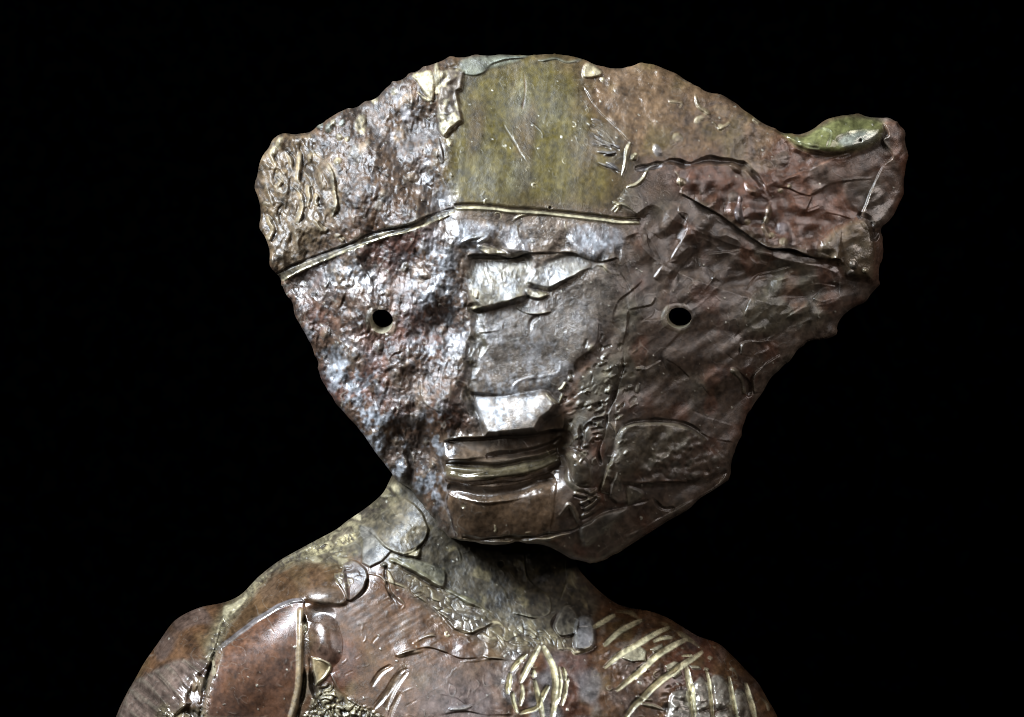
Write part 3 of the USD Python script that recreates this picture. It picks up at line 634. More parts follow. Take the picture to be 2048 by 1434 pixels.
    yl = lambda pts, dy: [(x, y + dy) for x, y in pts]
    P(Z6((165, 520), (300, 500), (480, 490), (700, 475), (850, 462), (1030, 428), (1020, 480), (950, 530), (850, 570), (700, 600), (560, 610), (470, 625), (180, 640)), -2, 8, (0, 0.28))
    P(Z6((165, 520), (260, 530), (370, 580), (475, 622), (330, 650), (180, 640)), 7, 14, (-0.16, 0.3), fin=(0.22, 0.3, 0.1))
    R(Z6((470, 622), (560, 610), (700, 600), (850, 570), (960, 530), (1022, 480)), 8, 9, 'u', taper=0.12, crisp=True, col=DARK, a=0.3)
    R(Z6((175, 650), (350, 660), (560, 650), (720, 630), (860, 600), (980, 555)), 12, 7, 'r', taper=0.1, crisp=True)
    R(Z6((185, 668), (350, 684), (560, 688), (720, 662), (870, 632), (985, 590)), 7, 7, 'u', taper=0.1, crisp=True, col=DARK, a=0.3)
    R(Z6((175, 705), (330, 725), (560, 725), (740, 700), (880, 660), (1000, 610)), 15, 9, 'r', taper=0.1, crisp=True, col=(0.11, 0.095, 0.05), a=0.5)
    R(Z6((172, 748), (290, 782), (400, 782), (560, 765), (740, 745), (880, 702), (1000, 645)), 12, 12, 'r', taper=0.06, crisp=True, fin=(0.22, 0.3, 0.05))
    R(Z6((200, 840), (350, 880), (520, 892), (680, 872), (830, 832), (965, 772)), 15, 10, 'u', taper=0.12, crisp=True, col=DARK, a=0.25)
    R(Z6((250, 885), (420, 932), (560, 932), (720, 892), (860, 842), (972, 792)), 9, 5, 'r', taper=0.15, crisp=True, col=(0.13, 0.08, 0.05), a=0.4)
    R(Z6((905, 570), (935, 610)), 2, 2, 'r', col=CREAM, a=0.5); R(Z6((250, 640), (290, 620), (270, 600)), 2, 3, 'r', col=CREAM, a=0.5)
    # corner of the mouth and the fold beside it
    P(Z6((1040, 600), (1120, 580), (1200, 640), (1235, 720), (1220, 830), (1120, 820), (1070, 700)), 2, 10, (0, 0), 14, col=(0.085, 0.065, 0.042), a=0.6, fin=(0.4, .3, .3))
    R(Z6((1005, 610), (1050, 690), (1080, 790), (1150, 850), (1260, 862)), 9, 6, 'r', taper=0.3, col=(0.13, 0.105, 0.075), a=0.6, fin=(0.6, 0.08, 0.3))
    R(Z6((1005, 640), (985, 760), (970, 900), (955, 1040), (930, 1160)), 26, 1.5, 's', side=1)
    R(Z6((1150, 390), (1160, 480), (1145, 565)), 7, 8, 'g', col=DARK, a=0.5); R(Z6((1040, 420), (1080, 450), (1100, 520), (1060, 570)), 9, 5, 's', side=-1)
    R(Z6((1000, 1050), (1035, 1000), (1072, 968), (1110, 1030), (1142, 1105)), 6, 7, 'r', col=(0.15, 0.12, 0.085), a=0.5)
    for p in ([(1100, 880), (1180, 900), (1260, 860)], [(1180, 1000), (1240, 960), (1290, 900)], [(1150, 1060), (1240, 1010), (1310, 960)], [(1180, 860), (1240, 880), (1270, 850)], [(1200, 930), (1270, 890)], [(1150, 960), (1220, 920)]):
        R(Z6(*p), 6, 6, 'r', col=(0.14, 0.11, 0.075), a=0.4); R(Z6(*yl(p, 22)), 4, 4, 'g', col=DARK, a=0.4)
    R(Z6((300, 1200), (400, 1216), (550, 1210), (700, 1208), (850, 1198), (950, 1178), (1080, 1150), (1180, 1112), (1280, 1042), (1340, 1010), (1500, 972), (1640, 930)), 6, 9, 'g', taper=0.06, col=DARK, a=0.6)
    R(Z6((240, 1210), (400, 1228), (550, 1224), (700, 1222), (850, 1212), (950, 1196), (1080, 1170)), 6, 4, 'r', taper=0.1, col=(0.2, 0.15, 0.09), a=0.5)
    R(Z6((165, 515), (150, 640), (180, 760), (208, 870), (192, 950), (228, 1080), (258, 1197)), 12, 6, 's', side=1, taper=0.05, col=LAV, a=0.4)
    R(Z6((535, 1110), (545, 1150), (530, 1160)), 3, 3, 'r', col=CREAM, a=0.8); R(Z6((755, 1172), (800, 1165)), 2.5, 3, 'r', col=CREAM, a=0.6)
    x, y = Z6((312, 972))[0]; f.blob(x, y, 5, -3, CREAM, 0.3)
    # ---- cheek
    R(Z7((345, 990), (378, 880), (420, 760), (448, 655), (490, 610), (560, 592), (700, 586), (820, 602), (905, 650), (960, 690)), 40, 12, 's', side=1, taper=0.08, col=(0.14, 0.115, 0.07), a=0.4)
    R(Z7((480, 606), (560, 582), (700, 578), (830, 596), (920, 650)), 6, 7, 'g', col=DARK, a=0.6)
    P(Z7((385, 900), (430, 740), (490, 612), (620, 590), (820, 604), (960, 700), (1060, 850), (860, 930), (500, 945)), 6, 14, (0, 0), 9)
    P(Z7((450, 660), (560, 600), (800, 620), (860, 700), (740, 800), (520, 900), (420, 900)), 0, 26, col=(0.115, 0.098, 0.07), a=0.5)
    rough = f.mask(Z7((760, 720), (870, 680), (1060, 800), (1060, 900), (860, 920), (640, 930), (600, 850)), 30)
    f.H += rough * (3.5 * f.noise(16, 11, -25, 61) + 1.5 * f.noise(7, 6, 0, 62)); tint(rough * smooth(0, 1.5, f.noise(12, 9, -25, 63)), GREY, 0.7)
    R(Z7((490, 945), (600, 938), (720, 928), (840, 932)), 9, 9, 's', side=-1, col=RED, a=0.4)
    P(Z7((440, 880), (475, 960), (492, 1040), (440, 1050), (400, 1020), (410, 950)), 6, 6, (-0.1, 0), col=GREY, a=0.5, smoothed=False)
    P(Z7((500, 960), (560, 968), (592, 1000), (552, 1040), (500, 1050)), 6, 7, (0.05, 0.05), col=(0.15, 0.13, 0.095), a=0.6)
    R(Z7((640, 1018), (700, 1080), (770, 1078)), 6, 7, 'g', col=DARK, a=0.5)
    P(Z7((230, 1190), (350, 1112), (495, 1080), (460, 1140), (380, 1200), (260, 1290)), 5, 14, (0, 0.05), 8, col=GREY, a=0.6)
    R(Z7((300, 1370), (400, 1290), (520, 1200), (640, 1180)), 10, 6, 's', side=-1)
    R(Z7((500, 1240), (600, 1190), (720, 1120), (860, 1040), (1000, 960), (1070, 880)), 12, 7, 's', side=1, taper=0.1, col=GREY, a=0.4)
    R(Z7((1225, 420), (1222, 330), (1280, 262), (1377, 200)), 22, 11, 's', side=1, taper=0.1, col=GREY, a=0.4)
    R(Z7((1150, 200), (1160, 140), (1200, 118), (1280, 115), (1377, 70)), 22, 9, 's', side=1, taper=0.1, col=GREY, a=0.4)
    R(Z7((1095, 280), (1150, 335), (1172, 425)), 7, 6, 'r', col=(0.16, 0.14, 0.1), a=0.6); R(Z7((1125, 300), (1185, 350), (1200, 440)), 6, 5, 'g', col=DARK, a=0.5)
    for p, w, d, sd in (([(700, 210), (780, 170), (880, 150), (960, 90)], 20, 5, 1), ([(720, 220), (800, 270), (860, 330)], 16, 5, -1), ([(560, 300), (640, 260), (690, 230)], 14, 5, 1), ([(820, 60), (770, 110), (690, 190)], 12, 4, 1), ([(870, 520), (960, 560), (1100, 600)], 16, 4, 1), ([(900, 640), (1000, 680), (1110, 700)], 12, 5, -1)):
        R(Z7(*p), w, d * .6, 's', side=sd)
    for p, w, d, sd in (([(510, 1065), (560, 990), (650, 960), (800, 928), (950, 932)], 20, 9, 1), ([(250, 895), (330, 868), (430, 855), (545, 838)], 16, 8, 1), ([(290, 1060), (330, 1000), (365, 960), (445, 938)], 14, 8, 1),
                        ([(860, 1100), (895, 1150), (882, 1285)], 14, 6, -1), ([(790, 1065), (880, 1030), (990, 1042)], 14, 7, 1), ([(590, 1125), (700, 1100), (850, 1102)], 16, 7, 1), ([(480, 1390), (490, 1342), (600, 1330), (700, 1328)], 16, 8, 1),
                        ([(440, 1325), (490, 1262), (540, 1240)], 12, 5, -1), ([(180, 560), (150, 640), (200, 720), (130, 860), (60, 960)], 20, 7, -1), ([(300, 820), (200, 900), (120, 1010)], 18, 7, 1), ([(60, 840), (100, 790), (160, 800)], 12, 6, 1),
                        ([(640, 1010), (760, 990), (900, 985)], 14, 6, 1), ([(700, 1220), (800, 1160), (900, 1080)], 18, 7, 1), ([(640, 1000), (540, 1100), (500, 1200)], 18, 5, -1), ([(20, 1000), (80, 920), (140, 900)], 14, 6, 1), ([(660, 1300), (760, 1260), (860, 1220)], 16, 6, -1)):
        R(Z3(*p), w, d * .6, 's', side=sd)
    for p, w, d in (([(40, 1010), (130, 890), (240, 770), (320, 640)], 26, 9), ([(330, 1000), (480, 935), (680, 895), (880, 870)], 24, 9), ([(500, 1190), (680, 1060), (880, 1000), (1040, 1000)], 26, 9), ([(190, 690), (320, 750), (520, 830), (650, 880)], 20, 7),
                    ([(620, 1330), (780, 1230), (960, 1130), (1120, 1080)], 30, 9), ([(150, 1120), (260, 1040), (330, 960)], 20, 7), ([(40, 780), (110, 690), (150, 600)], 22, 7), ([(430, 1420), (520, 1310), (640, 1240)], 24, 7)):
        R(Z3(*p), w * 1.25, d * .75, 'r', taper=0.5); R(Z3(*[(x + w * 1.6, y + w * 2.4) for x, y in p]), w * .7, d * .7, 'u', taper=0.4)
    R([(1285, 420), (1330, 480), (1430, 525), (1560, 565), (1680, 575)], 46, 15, 'u', taper=0.3, crisp=True); R([(1265, 470), (1300, 560), (1310, 640)], 34, 10, 'u', taper=0.4, crisp=True)
    R([(1330, 730), (1400, 700), (1490, 700)], 40, 9, 'r', taper=0.4, crisp=True); R([(1410, 780), (1470, 740), (1540, 700)], 30, 8, 'r', taper=0.4, crisp=True)
    # ---- around the eyes
    for cx, cy, rx, ry in EYES:
        t = np.linspace(0, 2 * math.pi, 15)
        R([(cx + (rx + 4) * math.cos(a), cy + (ry + 4) * math.sin(a)) for a in t], 7, 1.8, 'r', taper=0, col=(0.17, 0.14, 0.10), a=0.35)
    # ---- upper right plates and the ear
    R(Z3((-80, 420), (0, 408), (100, 386), (200, 394), (300, 376), (420, 376), (480, 392), (525, 425), (565, 465), (615, 530), (640, 572)), 9, 13, 'g', taper=0.1, col=DARK, a=0.6)
    R(Z3((-80, 425), (0, 412), (90, 396), (130, 420)), 5, 6, 'r', col=LAV, a=0.6)
    R(Z3((155, 545), (260, 602), (380, 672), (480, 742), (560, 802), (640, 842), (740, 846), (880, 890), (1010, 900)), 46, 30, 's', side=-1, taper=0.1, col=(0.10, 0.075, 0.05), a=0.4)
    R(Z3((118, 420), (150, 470), (165, 560)), 16, 9, 's', side=-1, col=CREAM, a=0.4)
    x, y = Z3((175, 490))[0]; f.blob(x, y, 9, 7, CREAM, 0.5)
    R(Z3((430, 385), (490, 450), (530, 520), (620, 575), (640, 610)), 11, 10, 'r', col=(0.16, 0.09, 0.06), a=0.5)
    R(Z3((480, 560), (468, 660), (500, 712)), 7, 5, 'r', col=LAV, a=0.4); R(Z3((625, 575), (628, 660), (605, 720), (640, 790)), 6, 5, 'r', col=TAN, a=0.5)
    for x, y, r, d, c in ((512, 702, 7, 5, CREAM), (612, 692, 7, 7, CREAM), (650, 772, 7, 6, CREAM), (705, 802, 9, 5, CREAM), (440, 540, 14, 5, GREY), (300, 150, 12, 5, TAN), (160, 250, 12, 5, CREAM), (270, 160, 9, 5, CREAM), (45, 330, 12, 5, LAV), (380, 200, 8, 4, CREAM),
                          (660, 400, 30, 8, GREY), (560, 400, 22, 6, TAN), (400, 100, 18, 5, TAN), (690, 540, 6, 4, CREAM), (740, 520, 5, 4, CREAM), (1075, 922, 12, 9, LAV), (1150, 960, 9, 8, CREAM), (1060, 975, 8, 5, LAV), (700, 730, 14, 4, LAV)):
        x, y = Z3((x, y))[0]; f.blob(x, y, r, d, c, 0.5)
    for p in ([(360, 210), (400, 190), (430, 175)], [(240, 20), (260, 90), (320, 130)], [(100, 60), (170, 70), (160, 100)], [(550, 150), (580, 180)], [(330, 170), (370, 210)]): R(Z3(*p), 5, 5, 'r', col=CREAM, a=0.4)
    for p, w, d, sd in (([(760, 570), (860, 560), (830, 640), (900, 620)], 12, 5, 1), ([(610, 530), (720, 520), (850, 560), (960, 500), (1190, 470)], 20, 8, -1), ([(930, 650), (1000, 665), (1080, 690)], 10, 4, -1), ([(700, 480), (850, 420), (1000, 350), (1060, 335)], 26, 9, 1)):
        R(Z3(*p), w, d * .6, 's', side=sd)
    P(Z3((690, 215), (760, 245), (830, 235), (900, 190), (980, 150), (1080, 135), (1180, 150), (1235, 180), (1240, 230), (1170, 290), (1060, 325), (960, 340), (860, 322), (780, 295)), 6, 30, (0.0, 0.45), 10, col=(0.16, 0.155, 0.065), fin=(0.27, 0.36, 0.25), name='ear_cup', soft=20)
    P(Z3((1000, 262), (1050, 232), (1120, 220), (1200, 225), (1205, 245), (1165, 280), (1060, 302), (1012, 290)), -1, 12, (0.1, 0.2), col=(0.36, 0.36, 0.33), a=0.8, fin=(0.28, 0.3, 0.4), soft=14)
    for a in range(0, 360, 24):
        x, y = Z3((1118, 262))[0]; t = math.radians(a); R([(x + 6 * math.cos(t), y + 3 * math.sin(t)), (x + 34 * math.cos(t), y + 13 * math.sin(t))], 1.6, 2, 'r')
    x, y = Z3((1122, 270))[0]; f.blob(x, y, 4, -8, DARK)
    for p in ([(780, 270), (840, 300), (900, 310)], [(900, 200), (960, 230), (940, 300)], [(840, 250), (880, 280)], [(770, 250), (800, 290)]): R(Z3(*p), 4, 2.5, 'g', col=(0.3, 0.3, 0.2), a=0.5)
    R(Z3((760, 292), (860, 332), (960, 350), (1060, 332), (1110, 312)), 7, 4, 'g', col=DARK, a=0.3)
    R(Z3((1245, 180), (1270, 240), (1240, 270), (1290, 350), (1240, 400), (1180, 520), (1120, 672)), 26, 12, 's', side=-1, taper=0.08, col=TAN, a=0.4)
    P(Z3((1240, 180), (1330, 170), (1350, 300), (1290, 360), (1270, 260)), 3, 10, (0.1, 0), col=(0.15, 0.07, 0.045), a=0.6)
    P(Z3((1290, 360), (1345, 480), (1310, 600), (1190, 740), (1125, 672), (1180, 520)), 3, 16, (-0.06, 0.06), col=GREY, a=0.4)
    P(Z3((1040, 490), (1190, 480), (1150, 600), (1100, 640), (1050, 600)), 3, 12, (-0.03, 0), col=GREY, a=0.3)
    P(Z3((885, 875), (960, 760), (1030, 720), (1120, 690), (1180, 760), (1185, 985), (1140, 1000), (1050, 982), (1000, 920)), 11, 18, (0.05, 0.06), col=(0.13, 0.105, 0.07), a=0.6)
    R(Z3((1185, 700), (1188, 780), (1225, 742)), 8, 12, 'g', col=DARK, a=0.6); R(Z3((1190, 760), (1188, 900), (1190, 1000)), 8, 9, 's', side=1)
    R(Z3((1100, 660), (1160, 690), (1180, 760)), 9, 8, 'g', col=DARK, a=0.4)
    hilite = f.mask(Z4((320, 110), (430, 80), (560, 200), (540, 290), (380, 270)), 30) + f.mask(Z4((280, 500), (420, 620), (560, 680), (640, 780), (560, 860), (400, 800), (320, 740)), 40) + f.mask(Z4((160, 330), (300, 420), (360, 640), (520, 900), (800, 1300), (840, 1434), (640, 1240), (420, 960), (300, 700)), 50)
    hilite += f.mask(Z4((480, 960), (640, 930), (760, 1080), (820, 1300), (700, 1300), (560, 1130)), 36) + f.mask(Z4((800, 0), (1000, 60), (1100, 300), (1080, 560), (900, 700), (760, 640), (820, 400), (760, 160)), 50) + f.mask(Z4((800, 1050), (960, 900), (960, 1434), (820, 1434)), 30)
    hilite += 0.8 * f.mask(Z1((1060, 590), (1165, 560), (1165, 780), (1210, 950), (1100, 960)), 24) + 0.6 * f.mask(Z1((860, 320), (1000, 330), (980, 640), (880, 640)), 40) + 0.5 * f.mask(Z1((560, 780), (700, 760), (860, 860), (840, 1010), (600, 1000)), 40)
    hilite += 0.5 * f.mask(Z5((230, 900), (700, 900), (680, 1080), (230, 1080)), 70)
    hilite += f.mask(Z5((100, 30), (340, 40), (310, 190), (130, 170)), 24) + f.mask(Z5((380, 40), (520, 50), (560, 200), (420, 200)), 20) + f.mask(Z5((800, 50), (1130, 60), (1120, 200), (940, 240), (820, 190)), 30)
    hilite += 0.9 * f.mask(Z5((230, 330), (540, 330), (530, 470), (330, 530), (230, 500)), 40) + 0.9 * f.mask(Z5((600, 330), (760, 250), (900, 260), (880, 310), (700, 420), (620, 410)), 24) + 0.3 * f.mask(Z5((300, 700), (560, 560), (800, 470), (1000, 420), (960, 780), (760, 960), (640, 1060), (260, 1070)), 60)
    hilite += 1.1 * f.mask(Z5((215, 1100), (500, 1095), (640, 1100), (620, 1240), (480, 1310), (320, 1320), (250, 1200)), 20)
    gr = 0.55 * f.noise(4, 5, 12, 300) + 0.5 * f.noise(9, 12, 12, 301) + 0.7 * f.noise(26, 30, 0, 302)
    tint(np.clip(hilite, 0, 1.2) * smooth(-0.4, 1.3, gr), (0.33, 0.33, 0.375), 0.85, (0.54, 0.30, 0.8))  # cool highlights painted into the colour, broken up by grain
    grain(f, 310, side * 0.9 + 0.35 * M['brow'] + 0.2 * M['nose'] + 0.55)
    # ---- hollows darkened in the colour like ambient shade, bare wear on what stands proud
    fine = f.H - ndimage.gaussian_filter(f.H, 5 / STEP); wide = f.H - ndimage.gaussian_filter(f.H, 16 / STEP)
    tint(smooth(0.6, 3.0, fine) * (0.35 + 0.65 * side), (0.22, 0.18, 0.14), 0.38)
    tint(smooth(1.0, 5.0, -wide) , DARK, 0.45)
    return f

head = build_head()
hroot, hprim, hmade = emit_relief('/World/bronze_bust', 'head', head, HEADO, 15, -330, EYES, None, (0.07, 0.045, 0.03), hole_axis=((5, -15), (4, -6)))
for k, v in (('nose_tip', 'tip of the nose with a bright highlight painted in'), ('head_band', 'smooth cut band on the rough side'), ('head_band#2', 'narrow bright channel across the forehead'), ('forehead', 'smooth olive green panel'), ('side_panel', 'rough crusted brown panel with pale highlights painted in'), ('crown_plate', 'reddish tan plate along the upper edge'), ('ear_cup', 'yellow green cup on top of the ear')):
    if k in hmade: tag(hmade[k], label=v)

BODY = [(170, 1700), (190, 1560), (232, 1434), (254, 1386), (272, 1355), (290, 1323), (319, 1282), (343, 1248), (366, 1230), (403, 1214), (449, 1205), (481, 1190),
 (504, 1167), (520, 1151), (556, 1123), (598, 1099), (637, 1078), (674, 1058), (694, 1042), (722, 1023), (746, 1005), (767, 985), (779, 961), (790, 940), (815, 900), (880, 880), (1000, 875),
 (1080, 890), (1125, 960), (1142, 1060), (1151, 1126), (1161, 1143), (1182, 1166), (1207, 1189), (1232, 1207), (1263, 1217), (1298, 1222), (1334, 1235), (1364, 1253), (1397, 1273),
 (1435, 1286), (1461, 1308), (1491, 1339), (1517, 1367), (1537, 1402), (1555, 1434), (1610, 1560), (1640, 1700)]
BODYO = np.vstack([curve(BODY, 4)])

def build_body():
    f = Field(150, 1664, 860, 1716, STEP)
    f.base([(250, 1434, -170), (330, 1290, -190), (420, 1225, -215), (520, 1160, -235), (640, 1085, -235), (740, 1020, -215), (790, 960, -195), (900, 900, -160), (1080, 900, -160), (1145, 1100, -200),
            (1200, 1200, -215), (1300, 1235, -200), (1420, 1290, -185), (1520, 1390, -175), (1560, 1440, -170),
            (330, 1400, -66), (400, 1310, -84), (480, 1320, -64), (550, 1250, -100), (600, 1160, -150), (700, 1130, -140), (780, 1060, -140), (860, 1080, -130), (1000, 1110, -155), (1100, 1140, -165),
            (700, 1250, -72), (800, 1200, -88), (900, 1220, -85), (1000, 1240, -85), (1100, 1250, -92), (700, 1380, -40), (850, 1340, -34), (1000, 1320, -40), (1080, 1330, -36), (1080, 1420, -20), (850, 1430, -10),
            (1200, 1270, -112), (1300, 1300, -105), (1200, 1360, -52), (1350, 1380, -85), (1300, 1430, -55), (1450, 1400, -115), (500, 1430, -42), (600, 1400, -52), (300, 1600, -30), (600, 1650, 0), (900, 1650, 30), (1200, 1650, 10), (1500, 1600, -60)])
    ALL = (slice(None), slice(None))
    def tint(m, col, a=1.0, fin=None): f.paint(ALL, np.clip(m * a, 0, 1), col, fin)
    P, R = f.poly, f.stroke
    f.C[:] = (0.092, 0.045, 0.023); f.F[:] = (0.40, 0.2, 0.3)
    mot = f.noise(60, 70, 0, 111); mot2 = f.noise(22, 30, 10, 112)
    tint(smooth(0.1, 1.7, mot), (0.085, 0.032, 0.02), 0.8); tint(smooth(0.3, 1.8, mot2), (0.10, 0.066, 0.030), 0.55); tint(smooth(0.6, 2.0, -mot2), (0.12, 0.10, 0.105), 0.3)
    f.H += 1.8 * f.noise(70, 70, 0, 113) + 0.15 * f.noise(14, 14, 0, 114)
    # ---- neck
    neck = [(760, 985), (800, 930), (1130, 900), (1150, 1110), (1190, 1190), (1180, 1250), (1090, 1300), (1000, 1260), (930, 1230), (850, 1170), (740, 1120), (640, 1110), (660, 1060)]
    nm = f.mask(neck, 24); tint(nm, (0.052, 0.040, 0.026), 1, (0.62, 0.08, 0.5))  # neck colour darkened for the shade under the chin
    f.label(ALL, inside(f.WX, f.WY, curve(neck, 4, True)), 'neck')
    f.H += nm * (2.0 * f.noise(50, 36, 20, 120) + 0.5 * f.noise(14, 14, 0, 121) + 0.15 * f.noise(5, 5, 0, 122))
    tint(nm * smooth(0, 1.5, mot2), (0.075, 0.065, 0.05), 0.5); tint(nm * smooth(0.5, 1.5, f.noise(14, 14, 0, 123)), (0.2, 0.16, 0.09), 0.5)
    edge = f.mask([(620, 1075), (700, 1030), (770, 970), (800, 985), (760, 1030), (700, 1080), (690, 1110), (720, 1150), (640, 1130), (560, 1135), (480, 1215), (450, 1260), (430, 1330), (410, 1300), (440, 1230), (500, 1165), (560, 1115)], 14)
    z = f.crust(edge, 15, 4.0, 130, (1.6, 1), -35); tint(edge, (0.19, 0.155, 0.095), 0.85, (0.55, 0.15, 0.8)); tint(smooth(0.1, 0.9, z), CREAM, 0.5); tint(smooth(0.2, 1.0, -z), DARK, 0.7)
    coll = f.mask(Z9((330, 520), (480, 600), (640, 690), (800, 760), (960, 860), (1080, 900), (1250, 920), (1420, 960), (1440, 1040), (1250, 1030), (1060, 1080), (900, 1010), (740, 930), (600, 830), (430, 700), (340, 650)), 20)
    z = f.crust(coll, 13, 1.8, 131, (1.8, 1), 28); tint(coll, (0.12, 0.095, 0.058), 0.8, (0.5, 0.2, 0.8)); tint(smooth(0.2, 1.0, z), CREAM, 0.45); tint(smooth(0.2, 1.0, -z), DARK, 0.6)
    P(Z9((175, 315), (300, 245), (435, 165), (490, 200), (535, 250), (572, 340), (560, 400), (500, 452), (425, 488), (350, 470), (262, 385)), 5, 5, smoothed=False, col=(0.095, 0.073, 0.047), a=0.8, fin=(0.62, 0.06, 0.5))
    P(Z9((168, 320), (245, 335), (290, 400), (350, 472), (300, 530), (232, 565), (188, 540), (192, 420)), 4, 5, smoothed=False, tilt= (0, 0.08), col=(0.13, 0.115, 0.105), a=0.8, fin=(0.55, 0.10, 0.8))
    P(Z9((420, 492), (470, 472), (522, 448), (512, 502), (470, 500)), 8, 5, (0, 0.3), col=CREAM, a=0.7, fin=(0.25, .3, .1))
    R(Z9((262, 385), (320, 450), (420, 490), (520, 445), (575, 350)), 14, 9, 's', side=-1, col=CREAM, a=0.3)
    x, y = Z9((310, 550))[0]; f.blob(x, y, 6.5, 9, GREY, 0.8, (0.18, 0.4, 0))
    R(Z9((325, 560), (320, 610), (330, 640)), 5, 7, 'g', col=DARK)
    R(Z9((340, 520), (450, 562), (560, 625), (640, 668), (750, 735), (850, 785), (930, 835)), 7, 8, 'r', col=(0.21, 0.19, 0.115), a=0.7)
    R(Z9((370, 540), (480, 600), (600, 680), (640, 690)), 5, 6, 'g', col=DARK, a=0.5); R(Z9((330, 650), (420, 680), (520, 745), (640, 835), (740, 900)), 6, 7, 's', side=-1, col=CREAM, a=0.6)
    P(Z9((392, 510), (520, 525), (640, 568), (672, 602), (652, 682), (520, 605)), 5, 6, (0, 0.05), col=(0.11, 0.10, 0.07), a=0.6)
    P(Z9((640, 830), (740, 822), (850, 838), (940, 888), (900, 915), (830, 950), (720, 920)), 6, 6, col=(0.09, 0.075, 0.06), a=0.7, smoothed=False)
    x, y = Z9((995, 545))[0]; f.blob(x, y, 7, -16, (0.01, 0.01, 0.01), 0.9)
    for p, w, d, sd in (([(1130, 470), (1135, 560), (1160, 640), (1270, 740), (1275, 830), (1180, 858), (1060, 830)], 16, 7, 1), ([(740, 440), (760, 520), (680, 600), (660, 680)], 18, 6, 1), ([(1365, 520), (1370, 640), (1330, 760)], 14, 7, -1),
                        ([(930, 660), (1010, 690), (1060, 820)], 16, 4, 1), ([(1400, 560), (1420, 660), (1480, 740)], 12, 6, 1)):
        R(Z9(*p), w, d, 's', side=sd, col=(0.17, 0.15, 0.10), a=0.5)
    P(Z9((1350, 800), (1300, 880), (1310, 930), (1345, 965), (1420, 950), (1445, 870), (1400, 790)), 7, 5, col=(0.075, 0.065, 0.055), a=0.7)
    R(Z9((1350, 800), (1298, 880), (1310, 935), (1345, 970), (1425, 955)), 5, 7, 'g', col=DARK, a=0.7)
    P(Z9((1440, 870), (1500, 848), (1532, 900), (1535, 1020), (1430, 1042), (1420, 960)), 12, 8, dome=6, col=(0.2, 0.19, 0.205), a=0.8, fin=(0.35, .3, .5))
    R(Z9((1430, 915), (1530, 915)), 4, 4, 'g', col=GREY, a=0.5)
    R(Z9((1060, 1060), (1080, 990), (1070, 940)), 8, 7, 's', side=1, col=CREAM, a=0.6); R(Z9((1320, 1040), (1400, 1040), (1430, 1060), (1530, 1030)), 5, 6, 'r', col=CREAM, a=0.7)
    R(Z9((720, 920), (800, 952), (900, 920), (1000, 990), (1060, 1100), (1130, 1110)), 10, 7, 's', side=-1, col=CREAM, a=0.5)
    R(Z9((215, 600), (300, 630), (340, 700), (400, 800)), 8, 5, 's', side=-1, col=TAN, a=0.5); R(Z9((330, 640), (350, 720), (410, 780)), 5, 6, 'g', col=DARK, a=0.5); R(Z9((400, 740), (430, 780), (415, 810)), 4, 4, 'r', col=TAN)
    # ---- seam and crust along the left shoulder
    seam = Z8((1900, 40), (1700, 120), (1500, 185), (1390, 238), (1270, 300), (1180, 372), (1100, 450), (1050, 530), (980, 615), (895, 710), (845, 850), (805, 985), (765, 1130), (735, 1290), (705, 1460))
    R(seam, 9, 11, 'u', taper=0.02, col=(0.27, 0.22, 0.13), a=0.9, fin=(0.5, 0.15, 0.9), name='seam')
    sm = f.mask(np.vstack([np.array(seam) + (-7, -6), (np.array(seam) + (7, 6))[::-1]]), 6, False)
    z = f.crust(sm, 7, 2.6, 132, (1, 1), 0); tint(smooth(0.2, 0.9, -z), DARK, 0.8)
    P(Z8((875, 590), (960, 560), (1060, 490), (1040, 540), (970, 620), (885, 690)), 2, 6, col=CREAM, a=0.8, fin=(0.5, 0.1, 0.8))
    P(Z8((1395, 245), (1480, 262), (1600, 262), (1770, 265), (1800, 350), (1820, 520), (1780, 570), (1650, 570), (1480, 540), (1400, 540), (1280, 585), (1060, 735), (900, 855), (830, 930), (900, 720), (1060, 530), (1190, 375)), 8, 10, (0, 0),
      col=(0.095, 0.055, 0.028), a=0.7, fin=(0.3, 0.3, 0.2), name='collar_plate')
    P(Z8((815, 925), (900, 858), (1060, 738), (1200, 640), (1300, 580), (1400, 546), (1470, 540), (1492, 555), (1490, 640), (1482, 800), (1478, 1000), (1472, 1200), (1442, 1340), (1400, 1460), (690, 1460), (760, 1130)), 14, 6, (-0.16, 0.0), 2,
      col=(0.105, 0.047, 0.028), a=0.8, fin=(0.58, 0.03, 0.3), name='shoulder_plate', smoothed=False)
    R(Z8((818, 918), (900, 858), (1060, 738), (1200, 640), (1300, 582), (1400, 548), (1470, 542), (1492, 560)), 5, 6.5, 'r', taper=0.1, crisp=True, col=(0.26, 0.23, 0.25), a=0.8, fin=(0.28, .3, .1))
    R(Z8((1462, 600), (1460, 800), (1455, 1000), (1448, 1200), (1418, 1340), (1380, 1460)), 8, 4, 'r', taper=0.05, crisp=True, col=(0.28, 0.20, 0.115), a=0.75)
    R(Z8((1492, 640), (1500, 800), (1496, 1000), (1490, 1200), (1460, 1340), (1430, 1460)), 5, 11, 'g', taper=0.05, col=(0.07, 0.055, 0.03), a=0.7)
    R(Z8((1510, 900), (1545, 1080), (1560, 1200), (1590, 1300), (1680, 1420)), 7, 12, 'g', col=DARK, a=0.6)
    R(Z8((1488, 700), (1500, 780), (1522, 835)), 5, 7, 'r', col=CREAM, a=0.9)
    P(Z8((1790, 262), (1830, 240), (1872, 236), (1920, 262), (1962, 305), (1977, 370), (1945, 450), (1890, 510), (1832, 540), (1792, 472), (1752, 400), (1728, 350), (1780, 320)), 7, 4, (0, 0), 0.5, col=(0.085, 0.062, 0.058), a=0.85, fin=(0.55, .08, .4), name='disc')
